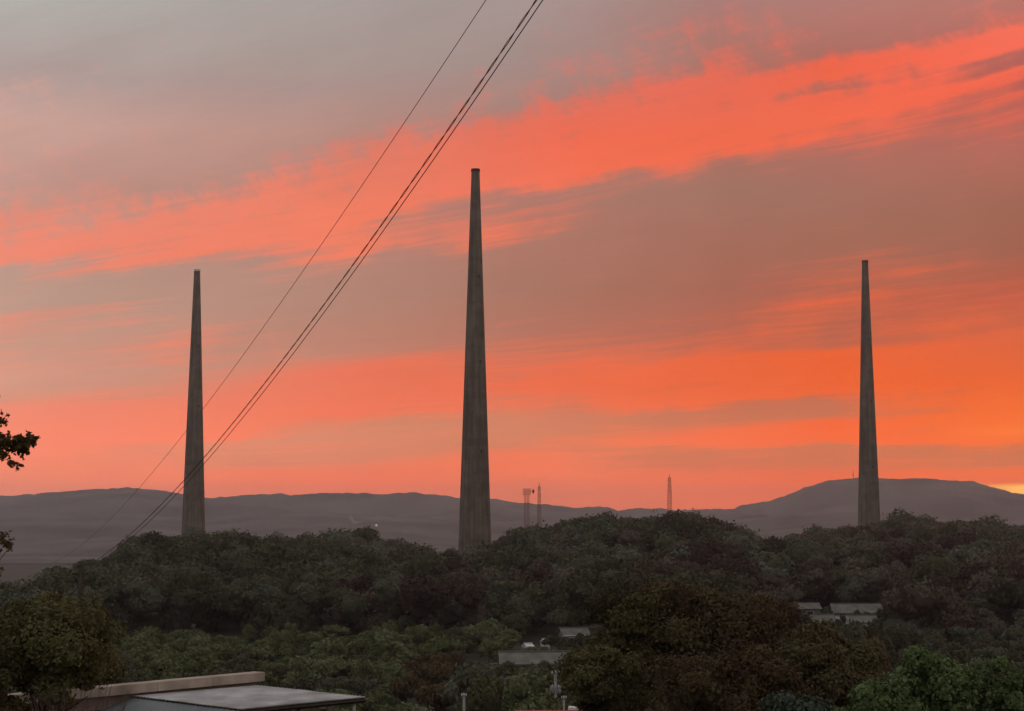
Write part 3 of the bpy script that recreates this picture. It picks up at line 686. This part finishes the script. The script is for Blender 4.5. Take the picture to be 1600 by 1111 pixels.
def leaves(P, N, size, r, elong=1.5, tri=False):
    """leaf quads at P facing roughly N"""
    n = len(P); N = N + unit(n, r) * .75; N /= np.linalg.norm(N, axis=1)[:, None]
    A = np.cross(N, unit(n, r)); A /= np.linalg.norm(A, axis=1)[:, None]; B = np.cross(N, A)
    s = (size * (.6 + .8 * r.random(n)))[:, None]
    a = A * s * elong * .5; b = B * s * .5
    V = np.stack([P - a, P + b * .9 - a * .1 + N * s * .1, P + a, P - b * .9 - a * .1 + N * s * .1], 1)
    return V.reshape(-1, 3), np.arange(n * 4).reshape(n, 4)
def lobes(R, Hh, n, r, shape='round'):
    """lobe centres and radii for a crown of radius R, height Hh, base at z=0"""
    c = []; 
    for i in range(n):
        for _ in range(50):
            d = unit(1, r)[0]; f = .35 + .55 * r.random()
            if shape == 'loose': f = .25 + .8 * r.random() ** .8
            p = np.array([d[0] * R * f, d[1] * R * f, Hh * .5 + d[2] * Hh * .42 * (.5 + .5 * r.random())])
            if shape == 'cone':
                p[2] = Hh * (.1 + .85 * r.random()); k = (1 - p[2] / Hh) ** .8; p[0] *= k * 1.05; p[1] *= k * 1.05
            if shape in ('dome', 'loose', 'big') and p[2] < Hh * .3 and r.random() < .6: continue
            break
        rad = R * (.22 + .2 * r.random()) * (r.uniform(.45, 1.15) if shape == 'loose' else r.uniform(.9, 1.6) if shape == 'big' else 1) * (.5 + .7 * (1 - p[2] / Hh) if shape == 'cone' else 1)
        c.append((p, rad))
    c.append((np.array([0, 0, Hh * .5]), R * .5 if shape != 'cone' else R * .3))
    return c
def crown(seed, R, Hh, nl, per, size, shape='round', core=True, elong=1.5, stray=.12, tintspread=.5, coreR=.72):
    r = np.random.default_rng(seed); Vs = []; Fs = []; Ts = []; off = 0; top = 0
    cV = []; cF = []; cT = []; coff = 0
    for p, rad in lobes(R, Hh, nl, r, shape):
        n = int(per * (rad / (R * .32)) ** 1.7) + 4
        d = unit(n, r); d[:, 2] = np.where(d[:, 2] < -.3, -d[:, 2], d[:, 2])
        bump = 1 + .18 * np.sin(d[:, 0] * 5 + p[0] * 3) * np.sin(d[:, 1] * 5 + p[1] * 2)
        rr = rad * (.80 + .30 * r.random(n)) * bump; rr = np.where(r.random(n) < stray, rr * (1 + .35 * r.random(n)), rr)
        P = p + d * rr[:, None] * np.array([1, 1, .85])
        v, f = leaves(P, d, size, r, elong); Vs.append(v); Fs.append(f + off); off += len(v)
        Ts.append(np.repeat(r.random(), len(v)) * tintspread + r.random(len(v)).repeat(1) * .1)
        if core:
            v = p + IV * rad * coreR * (1 + .25 * r.random((12, 1))) * np.array([1, 1, .85])
            f = np.concatenate([IF, IF[:, 2:3]], 1)
            Vs.append(v); Fs.append(f + off); off += 12; Ts.append(np.full(12, Ts[-1][0]))
    return np.concatenate(Vs), np.concatenate(Fs), np.concatenate(Ts)
def fix_quads(F): return F
def crown_mesh(name, mat, *a, **k):
    V, F, T = crown(*a, **k)
    # core faces are triangles stored as (a,b,c,c): write them as real triangles
    tri = F[:, 2] == F[:, 3]
    me = bpy.data.meshes.new(name)
    loops = np.concatenate([F[~tri].ravel(), F[tri][:, :3].ravel()]); nq, nt_ = (~tri).sum(), tri.sum()
    starts = np.concatenate([np.arange(nq) * 4, nq * 4 + np.arange(nt_) * 3])
    me.vertices.add(len(V)); me.vertices.foreach_set('co', V.astype(np.float32).ravel())
    me.loops.add(len(loops)); me.loops.foreach_set('vertex_index', loops.astype(np.int32))
    me.polygons.add(nq + nt_); me.polygons.foreach_set('loop_start', starts.astype(np.int32)); me.update(calc_edges=True)
    at_ = me.attributes.new('tint', 'FLOAT', 'POINT'); at_.data.foreach_set('value', T.astype(np.float32))
    me.materials.append(mat); return me
def trunk_mb(seed, h, r0, nb=5, spread=.5, crown_h=4, lean=.05):
    r = random.Random(seed); m = MB(); pts = []; x = y = 0
    for i in range(7):
        f = i / 6; pts.append(Vector((x, y, h * f))); x += r.uniform(-lean, lean) * h / 4; y += r.uniform(-lean, lean) * h / 4
    m.tube(pts, [r0 * (1.25 if i == 0 else 1 - .11 * i) for i in range(7)], 7)
    for b in range(nb):
        s = pts[3 + b % 4]; a = 2 * pi * (b / nb) + r.uniform(-.4, .4); L = crown_h * r.uniform(.6, 1)
        q = [s, s + Vector((cos(a) * spread * L * .4, sin(a) * spread * L * .4, L * .4)), s + Vector((cos(a) * spread * L, sin(a) * spread * L, L * .62))]
        m.tube(q, [r0 * .45, r0 * .28, r0 * .1], 5)
    return m

# ---- wood on the rise: eight crown shapes shared by the individuals
def wood_variants(key, mat, n, seed0, shape='dome'):
    out = []
    for i in range(n):
        cm = crown_mesh('crown', MAT[mat], seed0 + i, 1.0, 1.45 if shape == 'dome' else 2.6, (7, 9, 12, 8, 14, 10, 6)[i % 7] if shape == 'dome' else 16, 150, .085, 'big' if shape == 'dome' else shape)
        tm = trunk_mb(seed0 + i, .95 if shape == 'dome' else 1.6, .07, 4, .5, .8).mesh('trunk', MAT['bark'], True)
        out.append((cm, tm))
    return out
VAR = {'wood': wood_variants('wood', 'wood', 7, 100), 'dusky': wood_variants('dusky', 'dusky', 5, 200), 'conifer': wood_variants('conifer', 'dusky', 3, 300, 'cone')}
cand = []                                                    # (score, kind, x, y, R, crown_height, top z, u)
rr = random.Random(5)
def blocked(u, D):
    if 1232 < u < 1392 and D < 418: return True
    if 1400 < u < 1428 and 390 < D < 428: return True
    return False
D = 352.0
while D < 800:
    wdt = 8.4 if D < 600 else 9.2
    x = -.36 * D
    while x < .36 * D:
        xx = x + rr.uniform(-2.4, 2.4); yy = D + rr.uniform(-3, 3); x += wdt * rr.uniform(.75, 1.2)
        u = 800 + FPX * xx / yy; Dr = float(ridge_d(u))
        if yy > Dr + 14 or blocked(u, yy): continue
        if math.hypot(xx - pm.x, yy - 621) < 12: continue
        g = gz(xx, yy); R = (rr.uniform(2.8, 4.6) if rr.random() < .62 else rr.uniform(4.8, 7.4)) * (1.0 if D < 600 else 1.15)
        cap = EYE - (float(skyline(u)) - 800) / FPX * yy      # never above the skyline of the wood
        hgt = rr.uniform(5.5, 12.5) + (R - 4) * .9
        top = g + hgt
        ridge = yy > Dr - 12
        if ridge: top = cap - rr.uniform(0, 1.3) * (.6 if rr.random() < .6 else 1.6)
        top = min(top, cap - rr.uniform(0, .4))
        if top - g < 4: continue
        kd = 'dusky' if rr.random() < np.interp(u, [0, 500, 700, 1000, 1400], [.05, .12, .5, .45, .6]) else 'wood'
        if 630 < u < 730 and ridge and rr.random() < .6: kd = 'conifer'; R *= .55
        ch = 1.45 * R if kd != 'conifer' else 2.6 * R
        cand.append([R / yy * (1.5 if ridge else 1) * (1.0 if 0 < u < 1600 else .2), kd, xx, yy, R, ch, top, u, g])
    D += 7.4 if D < 600 else 8.4
# big round crowns that stand out on the skyline
for (u, v, D_, R, kd, lbl) in ((570, 827, 560, 4.6, 'wood', 'round dark tree top bulging above the wood between the left and middle towers'),
                               (1418, 808, 735, 9.6, 'dusky', 'largest rounded tree top, hard against the right side of the right tower'),
                               (1530, 815, 735, 8.0, 'dusky', 'broad rounded tree top on the skyline near the right edge'),
                               (1085, 806, 548, 8.6, 'dusky', 'broad dome-shaped tree at the right end of the central rise'),
                               (1050, 803, 556, 6.5, 'wood', 'domed tree top under the lone lattice mast'),
                               (935, 807, 555, 6.2, 'wood', 'broad tree top on the left half of the central rise'),
                               (225, 835, 560, 6.0, 'wood', 'leafy tree top at the left shoulder of the wood beside the left tower'),
                               (142, 874, 430, 3.0, 'wood', 'small pointed tree top alone at the far left end of the wood'),
                               (88, 884, 425, 2.6, 'wood', 'small dark tree top leftmost on the skyline above the olive tree')):
    q = at(u, v, D_); cand.append([99, kd, q.x, D_, R, 1.45 * R, q.z, u, gz(q.x, D_), lbl])
cand.sort(key=lambda c: -c[0])
PLACES = [(120, 'at the far left end'), (235, 'left of the left tower'), (330, 'straight below the left tower'), (430, 'right of the left tower'), (520, 'midway between left and middle towers'), (600, 'below the far white building'),
          (690, 'just left of the middle tower'), (775, 'straight below the middle tower'), (870, 'below the pair of masts'), (960, 'right of the pair of masts'), (1080, 'below the lone mast'), (1180, 'right of the lone mast'),
          (1300, 'left of the right tower'), (1395, 'straight below the right tower'), (1490, 'right of the right tower'), (9999, 'at the far right edge')]
def place(u):
    for a_, b_ in PLACES:
        if u < a_: return b_
def size(R, a_, b_): return 'small' if R < a_ else 'large' if R > b_ else 'mid-sized'
def zone(u, D, kd, R=4):
    depth = 'low front edge' if D < 430 else 'top' if D > 640 else 'upper slope' if D > 540 else 'middle slope' if D > 485 else 'lower slope'
    col_ = {'wood': 'dark green tree', 'dusky': 'brownish tree', 'conifer': 'pointed conifer'}[kd]
    sz = size(R, 4.0, 6.0); w_ = place(u)
    return f'{sz} {col_} {w_}, {depth} of the wood', f'{sz} {col_}s {w_}, {depth}'
NIND = 280; nb_ = {}
stuffV, stuffF3, stuffF4, stuffT = {}, {}, {}, {}
far_proto = {k: [crown(500 + i + (50 if k == 'dusky' else 0), 1.0, 1.45 if k != 'conifer' else 2.6, 7 + i, 62, .115, 'big' if k != 'conifer' else 'cone') for i in range(5)] for k in ('wood', 'dusky', 'conifer')}
acc = {'wood': [[], [], [], 0], 'dusky': [[], [], [], 0]}
for i, c in enumerate(cand):
    sc_, kd, xx, yy, R, ch, top, u, g = c[:9]
    if i < NIND:
        k = nb_.get(kd, 0); nb_[kd] = k + 1; cm, tm = VAR[kd][k % len(VAR[kd])]
        if len(c) > 9: lbl, grp = c[9], None
        else: lbl, grp = zone(u, yy, kd, R)
        T_ = empty('conifer_tree' if kd == 'conifer' else 'broadleaf_tree', (xx, yy, g - .3), rr.uniform(0, 6.28), label=lbl, cat='tree', group=grp)
        o = link('crown', cm, T_); o.scale = (R, R, R * rr.uniform(.92, 1.08)); o.location = (0, 0, top - g + .3 - ch * 1.0 * o.scale.z / R)
        t_ = link('trunk', tm, T_); hh = max(1.2, (top - g + .3 - ch * .62) / (1.75 if kd != 'conifer' else 2.4)); t_.scale = (R, R, hh)
    else:
        key = 'wood' if kd == 'wood' else 'dusky'; V, F, T = far_proto[kd][i % 5]
        a = rr.uniform(0, 6.28); ca, sa_ = cos(a), sin(a); V2 = np.stack([V[:, 0] * ca - V[:, 1] * sa_, V[:, 0] * sa_ + V[:, 1] * ca, V[:, 2]], 1) * R
        V2 += np.array([xx, yy, top - ch]); A = acc[key]
        A[0].append(V2); A[1].append(F + A[3]); A[2].append(np.full(len(V), rr.random() * .8) + T * .5); A[3] += len(V)
for key, A in acc.items():
    if not A[0]: continue
    V = np.concatenate(A[0]); F = np.concatenate(A[1]); T = np.concatenate(A[2])
    tri = F[:, 2] == F[:, 3]; F[tri, 3] = F[tri, 2]
    me = bpy.data.meshes.new('wood'); loops = np.concatenate([F[~tri].ravel(), F[tri][:, :3].ravel()]); nq, nt_ = (~tri).sum(), tri.sum()
    me.vertices.add(len(V)); me.vertices.foreach_set('co', V.astype(np.float32).ravel()); me.loops.add(len(loops)); me.loops.foreach_set('vertex_index', loops.astype(np.int32))
    me.polygons.add(nq + nt_); me.polygons.foreach_set('loop_start', np.concatenate([np.arange(nq) * 4, nq * 4 + np.arange(nt_) * 3]).astype(np.int32)); me.update(calc_edges=True)
    a_ = me.attributes.new('tint', 'FLOAT', 'POINT'); a_.data.foreach_set('value', T.astype(np.float32)); me.materials.append(MAT[key])
    tag(link('dense_wood', me), 'unbroken dark green canopy filling the wood behind its nearest trees' if key == 'wood' else 'brownish part of the canopy filling the wood behind its nearest trees', 'wood', kind='stuff')
print('wood trees', len(cand))

# ---- scrub and small trees on the valley floor
SH = []
for i in range(7):
    cm = crown_mesh('crown', MAT['valley'], 700 + i, 1.0, 1.5, 16, 95, .115, 'dome', elong=1.7, stray=.25)
    tm = trunk_mb(700 + i, .9, .05, 4, .5, .7).mesh('trunk', MAT['bark'], True); SH.append((cm, tm))
SR = []
for i in range(2):
    cm = crown_mesh('crown', MAT['rust'], 760 + i, 1.0, 1.4, 15, 95, .115, 'dome', elong=1.6, stray=.25)
    tm = trunk_mb(760 + i, .9, .05, 4, .5, .7).mesh('trunk', MAT['bark'], True); SR.append((cm, tm))
SW = []
for i in range(3):
    cm = crown_mesh('crown', MAT['wood'], 780 + i, 1.0, 1.5, 16, 95, .115, 'dome', elong=1.7, stray=.25)
    tm = trunk_mb(780 + i, .9, .05, 4, .5, .7).mesh('trunk', MAT['bark'], True); SW.append((cm, tm))
def small_tree(kinds, x, y, R, hh, label, group, name='small_tree', cat='tree', sink=.0):
    g = gz(x, y); cm, tm = rr.choice(kinds)
    T_ = empty(name, (x, y, g - .2), rr.uniform(0, 6.28), label=label, cat=cat, group=group)
    o = link('crown', cm, T_); sz = (hh * .85) / 1.5; o.scale = (R, R, sz); o.location = (0, 0, hh - 1.5 * sz + .2)
    t_ = link('trunk', tm, T_); t_.scale = (R * .7, R * .7, hh * .36)
    return T_
placed = 0
D = 96.0
while D < 350:
    x = -.33 * D
    while x < .33 * D:
        xx = x + rr.uniform(-1.2, 1.2); yy = D + rr.uniform(-3, 3); x += rr.uniform(4.2, 7.5)
        u = 800 + FPX * xx / yy
        if u < -60 or u > 1660: continue
        if 900 < u < 1340 and yy < 200: continue             # hidden by the big rust-brown tree
        R = rr.uniform(1.8, 3.3); hh = rr.uniform(2.6, 5.2)
        vtop = 800 - (gz(xx, yy) + hh - EYE) / yy * FPX
        vbot = 1111
        if vtop > 1108: continue                             # below the frame
        if 716 < u < 925 and yy < 276: 
            if yy > 268: continue
            vt = rr.uniform(1034, 1042) if yy > 250 else rr.uniform(1040, 1056) if yy > 215 else rr.uniform(1052, 1090)
            hh = EYE - (vt - 800) / FPX * yy - gz(xx, yy)
            if hh < 1.2: continue
            R = min(max(R, hh * .5), 3.2)
        if 855 < u < 925 and yy < 206: continue
        if 925 > u > 700 and yy < 185: continue
        if 770 < u < 915 and 268 < yy < 286: continue
        if 800 < u < 915 and 286 <= yy < 345:
            if abs(yy - 318) < 4 or yy > 328: continue
            vt = np.interp(u, [800, 845, 862, 915], [1013, 1006, 993, 988]) + rr.uniform(0, 5)
            hh = min(3.2, EYE - (vt - 800) / FPX * yy - gz(xx, yy))
            if hh < .8: continue
        if 1232 < u < 1392 and yy > 230: hh = EYE - (rr.uniform(974, 990) - 800) / FPX * yy - gz(xx, yy)
        if hh < .8: continue
        if 715 < u < 800 and 262 < yy < 304: continue
        if u > 1390: kinds, lb_, gp = (SW, 'dull green tree in the valley right of the far house group', 'dull green trees in the valley at the right')
        elif u > 900: kinds, lb_, gp = (SW if rr.random() < .6 else SR, 'dusky bush in the valley behind the rust-brown tree', 'dusky bushes in the valley behind the rust-brown tree')
        elif u > 700: kinds, lb_, gp = (SH if rr.random() < .45 else SW, 'green bush near the transformer pole and the long shed', 'green bushes round the long shed')
        elif yy > 290: kinds, lb_, gp = (SH, 'pale green bush in the strip along the foot of the wood', 'pale green bushes along the foot of the wood')
        else: kinds, lb_, gp = (SH if rr.random() < .8 else SW, 'mid green bush in the valley behind the beige building and grey shed', 'green bushes behind the beige building')
        if 625 < u < 715 and 215 < yy < 290: kinds, lb_, gp = SR, 'reddish-brown bush left of the pale retaining wall', 'reddish bushes left of the retaining wall'
        row = 'front row' if yy < 200 else 'second row' if yy < 240 else 'middle rows' if yy < 280 else 'back rows' if yy < 315 else 'rearmost row'
        w_ = place(u); sz = size(R, 2.2, 2.9); c_ = lb_.split(' in the ')[0].split(' near ')[0].split(' left of the pale')[0]
        lb_ = f'{sz} {c_} in the valley {w_}, {row}'; gp = f'{sz} valley greenery {w_}, {row}: {c_}'
        small_tree(kinds, xx, yy, R, hh, lb_, gp, 'bush' if hh < 3.4 else 'small_tree', 'bush' if hh < 3.4 else 'tree'); placed += 1
    D += 6.5 if D < 200 else 7.5
print('valley', placed)
for u, v, y, R in ((862, 994, 330, 1.5), (872, 995, 331, 1.5), (884, 993, 330, 1.6), (896, 995, 331, 1.5), (908, 992, 330, 1.6), (790, 1037, 268, 1.8), (812, 1036, 269, 1.8), (830, 1038, 269, 1.8), (850, 1036, 268, 1.8), (871, 1039, 269, 1.7), (1248, 954, 396, 1.6), (1262, 957, 395, 1.6), (1280, 955, 396, 1.5), (1292, 951, 395, 1.6), (1320, 957, 394, 1.2), (1341, 955, 394, 1.1), (1354, 958, 394, 1.2), (1376, 953, 396, 1.6),
                   (1268, 973, 366, 1.4), (1296, 973, 366, 1.3), (1308, 970, 368, 1.3), (1338, 972, 366, 1.2), (1369, 969, 368, 1.6), (1282, 978, 362, 1.6), (1325, 978, 362, 1.6), (1352, 979, 362, 1.6)):
    q = at(u, v, y); small_tree(SW, q.x, y, R, q.z - gz(q.x, y), ('dark bush ' + ('hiding the wall of the small valley house' if u < 915 and v < 1000 else 'in front of the long low shed' if u < 915 else f"hiding walls of the far houses, {'back' if y > 380 else 'front'} row, {'left' if u < 1300 else 'right'} half")), 'dark bushes among the valley houses', 'bush', 'bush')
for u, v, y, lb_ in ((303, 972, 322, 'slender pale pointed sapling in the strip at the foot of the wood'), (447, 980, 325, 'slim pointed sapling left of the middle of the pale green strip')):
    q = at(u, v, y); g = gz(q.x, y); cm, tm = VAR['conifer'][1]
    T_ = empty('sapling', (q.x, y, g - .2), 1, label=lb_, cat='tree'); cm2 = cm.copy(); cm2.materials[0] = MAT['bluegreen']
    o = link('crown', cm2, T_); s_ = (q.z - g) / 2.7; o.scale = (s_ * .75, s_ * .75, s_); t_ = link('trunk', tm, T_); t_.scale = (s_, s_, s_)

# ---- near trees
def big_tree(name, label, x, y, top, R, Hc, mat, seed, nl, per, leaf, shape='loose', trunk_r=.22, elong=1.6, spread=.55, stray=.2):
    g = gz(x, y) - .2; T_ = empty(name, (x, y, g), 0, label=label, cat='tree')
    cm = crown_mesh('crown', MAT[mat], seed, R, Hc, nl, per, leaf, shape, elong=elong, stray=stray, tintspread=.8, core=True, coreR=.5)
    o = link('crown', cm, T_); o.location.z = top - g - Hc
    trunk_mb(seed, top - g - Hc * .45, trunk_r, 7, spread, Hc * .6, .06).build('trunk', MAT['bark'], T_, True)
    return T_
q = at(1075, 904, 76); big_tree('broad_tree', 'large bushy rust-brown tree in the right foreground hiding the houses', q.x, 76, q.z, 3.6, 6.6, 'rust', 901, 56, 1000, .105, stray=.35)
q = at(985, 918, 75); big_tree('broad_tree', 'olive-brown tree forming the left shoulder of the rust-brown group', q.x, 75, q.z, 2.2, 5.6, 'olive', 921, 38, 850, .10, stray=.35)
q = at(1190, 922, 79); big_tree('broad_tree', 'rust-brown tree joined to the right side of the large bushy one', q.x, 79, q.z, 2.6, 6.0, 'rust', 902, 38, 900, .105, stray=.35)
q = at(1285, 978, 73); big_tree('broad_tree', 'lower reddish tree at the right end of the rust-brown group', q.x, 73, q.z, 2.2, 4.6, 'rust', 903, 38, 850, .10, stray=.35)
q = at(1150, 1000, 66); big_tree('broad_tree', 'dark brown tree low in front of the rust-brown group', q.x, 66, q.z, 2.6, 4.0, 'rust', 922, 38, 850, .095, stray=.35)
q = at(940, 1000, 72); big_tree('broad_tree', 'olive-brown lower tree at the left end of the rust-brown group', q.x, 72, q.z, 1.5, 4.0, 'olive', 904, 30, 700, .095, stray=.35)
q = at(66, 906, 44); big_tree('olive_tree', 'olive-brown bushy tree at the left edge in front of the wood', q.x, 44, q.z, 1.75, 3.6, 'olive', 905, 54, 900, .06, stray=.35, trunk_r=.14)
q = at(-30, 985, 42); big_tree('olive_tree', 'darker lower tree cut by the left edge beside the olive-brown one', q.x, 42, q.z, 1.2, 3.0, 'olive', 906, 44, 700, .065, trunk_r=.12)
q = at(118, 985, 60); big_tree('olive_tree', 'small olive bush tree behind the left end of the beige building', q.x, 60, q.z, 1.3, 2.6, 'olive', 907, 30, 500, .075, trunk_r=.1)
q = at(1440, 988, 36); big_tree('leafy_tree', 'vivid green leafy climber-covered tree right of the rust-brown group', q.x, 36, q.z, .95, 2.9, 'vine', 908, 48, 330, .072, trunk_r=.08, elong=1.3, stray=.3)
q = at(1370, 1060, 33); big_tree('leafy_tree', 'low green leafy bush at the foot of the climber-covered tree', q.x, 33, q.z, .8, 1.5, 'vine', 909, 30, 300, .066, trunk_r=.06, elong=1.3, stray=.3)
q = at(1565, 1003, 41); big_tree('leafy_tree', 'yellow-green leafy tree at the bottom right corner', q.x, 41, q.z, 1.15, 3.2, 'vine', 910, 48, 330, .074, trunk_r=.08, elong=1.3, stray=.3)
q = at(1242, 1078, 28); big_tree('leafy_tree', 'blue-green leafy bush at the bottom edge under the rust-brown group', q.x, 28, q.z, .68, 1.3, 'bluegreen', 911, 32, 200, .07, trunk_r=.05, elong=1.3, stray=.3)

# ---- tree outside the left edge whose branches reach into the picture
def leafy_bough(m, lv, p0, p1, r0, seed, n=26, droop=0.0, size=.05, spread=.16, dens=10):
    r = random.Random(seed); p0 = Vector(p0); p1 = Vector(p1); pts = []
    for i in range(9):
        f = i / 8; q = p0.lerp(p1, f); q += Vector((r.uniform(-.03, .03), r.uniform(-.03, .03), r.uniform(-.03, .03) - droop * f * f)); pts.append(q)
    m.tube(pts, [r0 * (1 - .85 * i / 8) + .002 for i in range(9)], 5)
    for k in range(n):
        f = .25 + .75 * r.random(); s = pts[int(f * 8)]
        d = Vector((r.uniform(-.3, 1), r.uniform(-1, 1), r.uniform(-1, .7))).normalized() * spread * r.uniform(.4, 1.3)
        m.tube([s, s + d * .6 + Vector((0, 0, .01)), s + d], [.004, .003, .0015], 3)
        for _ in range(dens):
            lv.append(s + d * r.uniform(.5, 1.1) + Vector((r.uniform(-1, 1), r.uniform(-1, 1), r.uniform(-1, 1))) * size * .9)
ET = empty('overhanging_tree', (-6.9, 20, gz(-6.9, 20)), 0, label='tree mostly outside the left edge, a dark leafy bough reaching in above the far hills', cat='tree')
m = MB(); lv = []; o_ = ET.location
tz = EYE + 3.2 - o_.z
m.tube([(0, 0, -.2), (.05, 0, tz * .3), (-.05, .05, tz * .6), (.05, 0, tz)], [.2, .16, .12, .05], 9)
def loc(u, v, y=20): return at(u, v, y) - o_
leafy_bough(m, lv, (0, 0, tz * .55), loc(10, 693), .05, 1, 10)
leafy_bough(m, lv, loc(-60, 700), loc(64, 684), .016, 2, 60, size=.022, spread=.095, dens=15)
leafy_bough(m, lv, loc(-60, 690), loc(46, 696), .010, 5, 60, size=.022, spread=.09, dens=14)
leafy_bough(m, lv, loc(-40, 700), loc(34, 730), .004, 3, 22, size=.02, spread=.08, dens=6)
leafy_bough(m, lv, loc(-50, 665), loc(10, 656), .004, 4, 16, size=.02, spread=.07, dens=5)
leafy_bough(m, lv, (0, 0, tz * .38), loc(14, 862), .012, 6, 40, size=.03, spread=.13, dens=7)
leafy_bough(m, lv, loc(-50, 850), loc(22, 845), .005, 7, 30, size=.03, spread=.12, dens=6)
leafy_bough(m, lv, loc(-90, 720), loc(-20, 640), .02, 8, 30, size=.05, spread=.3, dens=8)
for i in range(14):
    a = rr.uniform(2.2, 4.4) + (0 if i % 2 else 3.14 * .3); zz = tz * rr.uniform(.35, 1)
    leafy_bough(m, lv, (0, 0, zz * .9), (cos(a) * rr.uniform(.5, 1.2) - .3, sin(a) * 1.1, zz + rr.uniform(-.2, .9)), .03, 20 + i, 30, size=.06, spread=.35, dens=10)
m.build('trunk', MAT['bark'], ET, True)
P = np.array([tuple(q) for q in lv]); v, f = leaves(P, unit(len(P), rng), .032, rng, 1.7)
link('crown', np_mesh('crown', v, f, MAT['bough'], np.random.default_rng(3).random(len(v)) * .5), ET)

# ---- bare twiggy shrub in front of the beige building
TS = empty('bare_shrub', (at(105, 1100, 42).x, 42, gz(-10, 42)), 0, label='bare pinkish twiggy shrub at the left end of the beige building', cat='shrub')
m = MB(); r = random.Random(9); o_ = TS.location
for i in range(46):
    a = r.uniform(0, 6.28); tip = at(r.uniform(45, 205), r.uniform(1062, 1108), 42 + r.uniform(-.5, .5)) - o_
    b0 = Vector((cos(a) * .12, sin(a) * .12, 0)); mid = b0.lerp(tip, .55) + Vector((r.uniform(-.12, .12), r.uniform(-.1, .1), r.uniform(0, .15)))
    m.tube([b0, mid, tip], [.018, .011, .004], 4)
    for k in range(5):
        s = mid.lerp(tip, r.uniform(0, .9)); d = Vector((r.uniform(-1, 1), r.uniform(-1, 1), r.uniform(.1, 1))).normalized() * r.uniform(.1, .35)
        m.tube([s, s + d], [.006, .002], 3)
m.build('branches', MAT['twig'], TS)
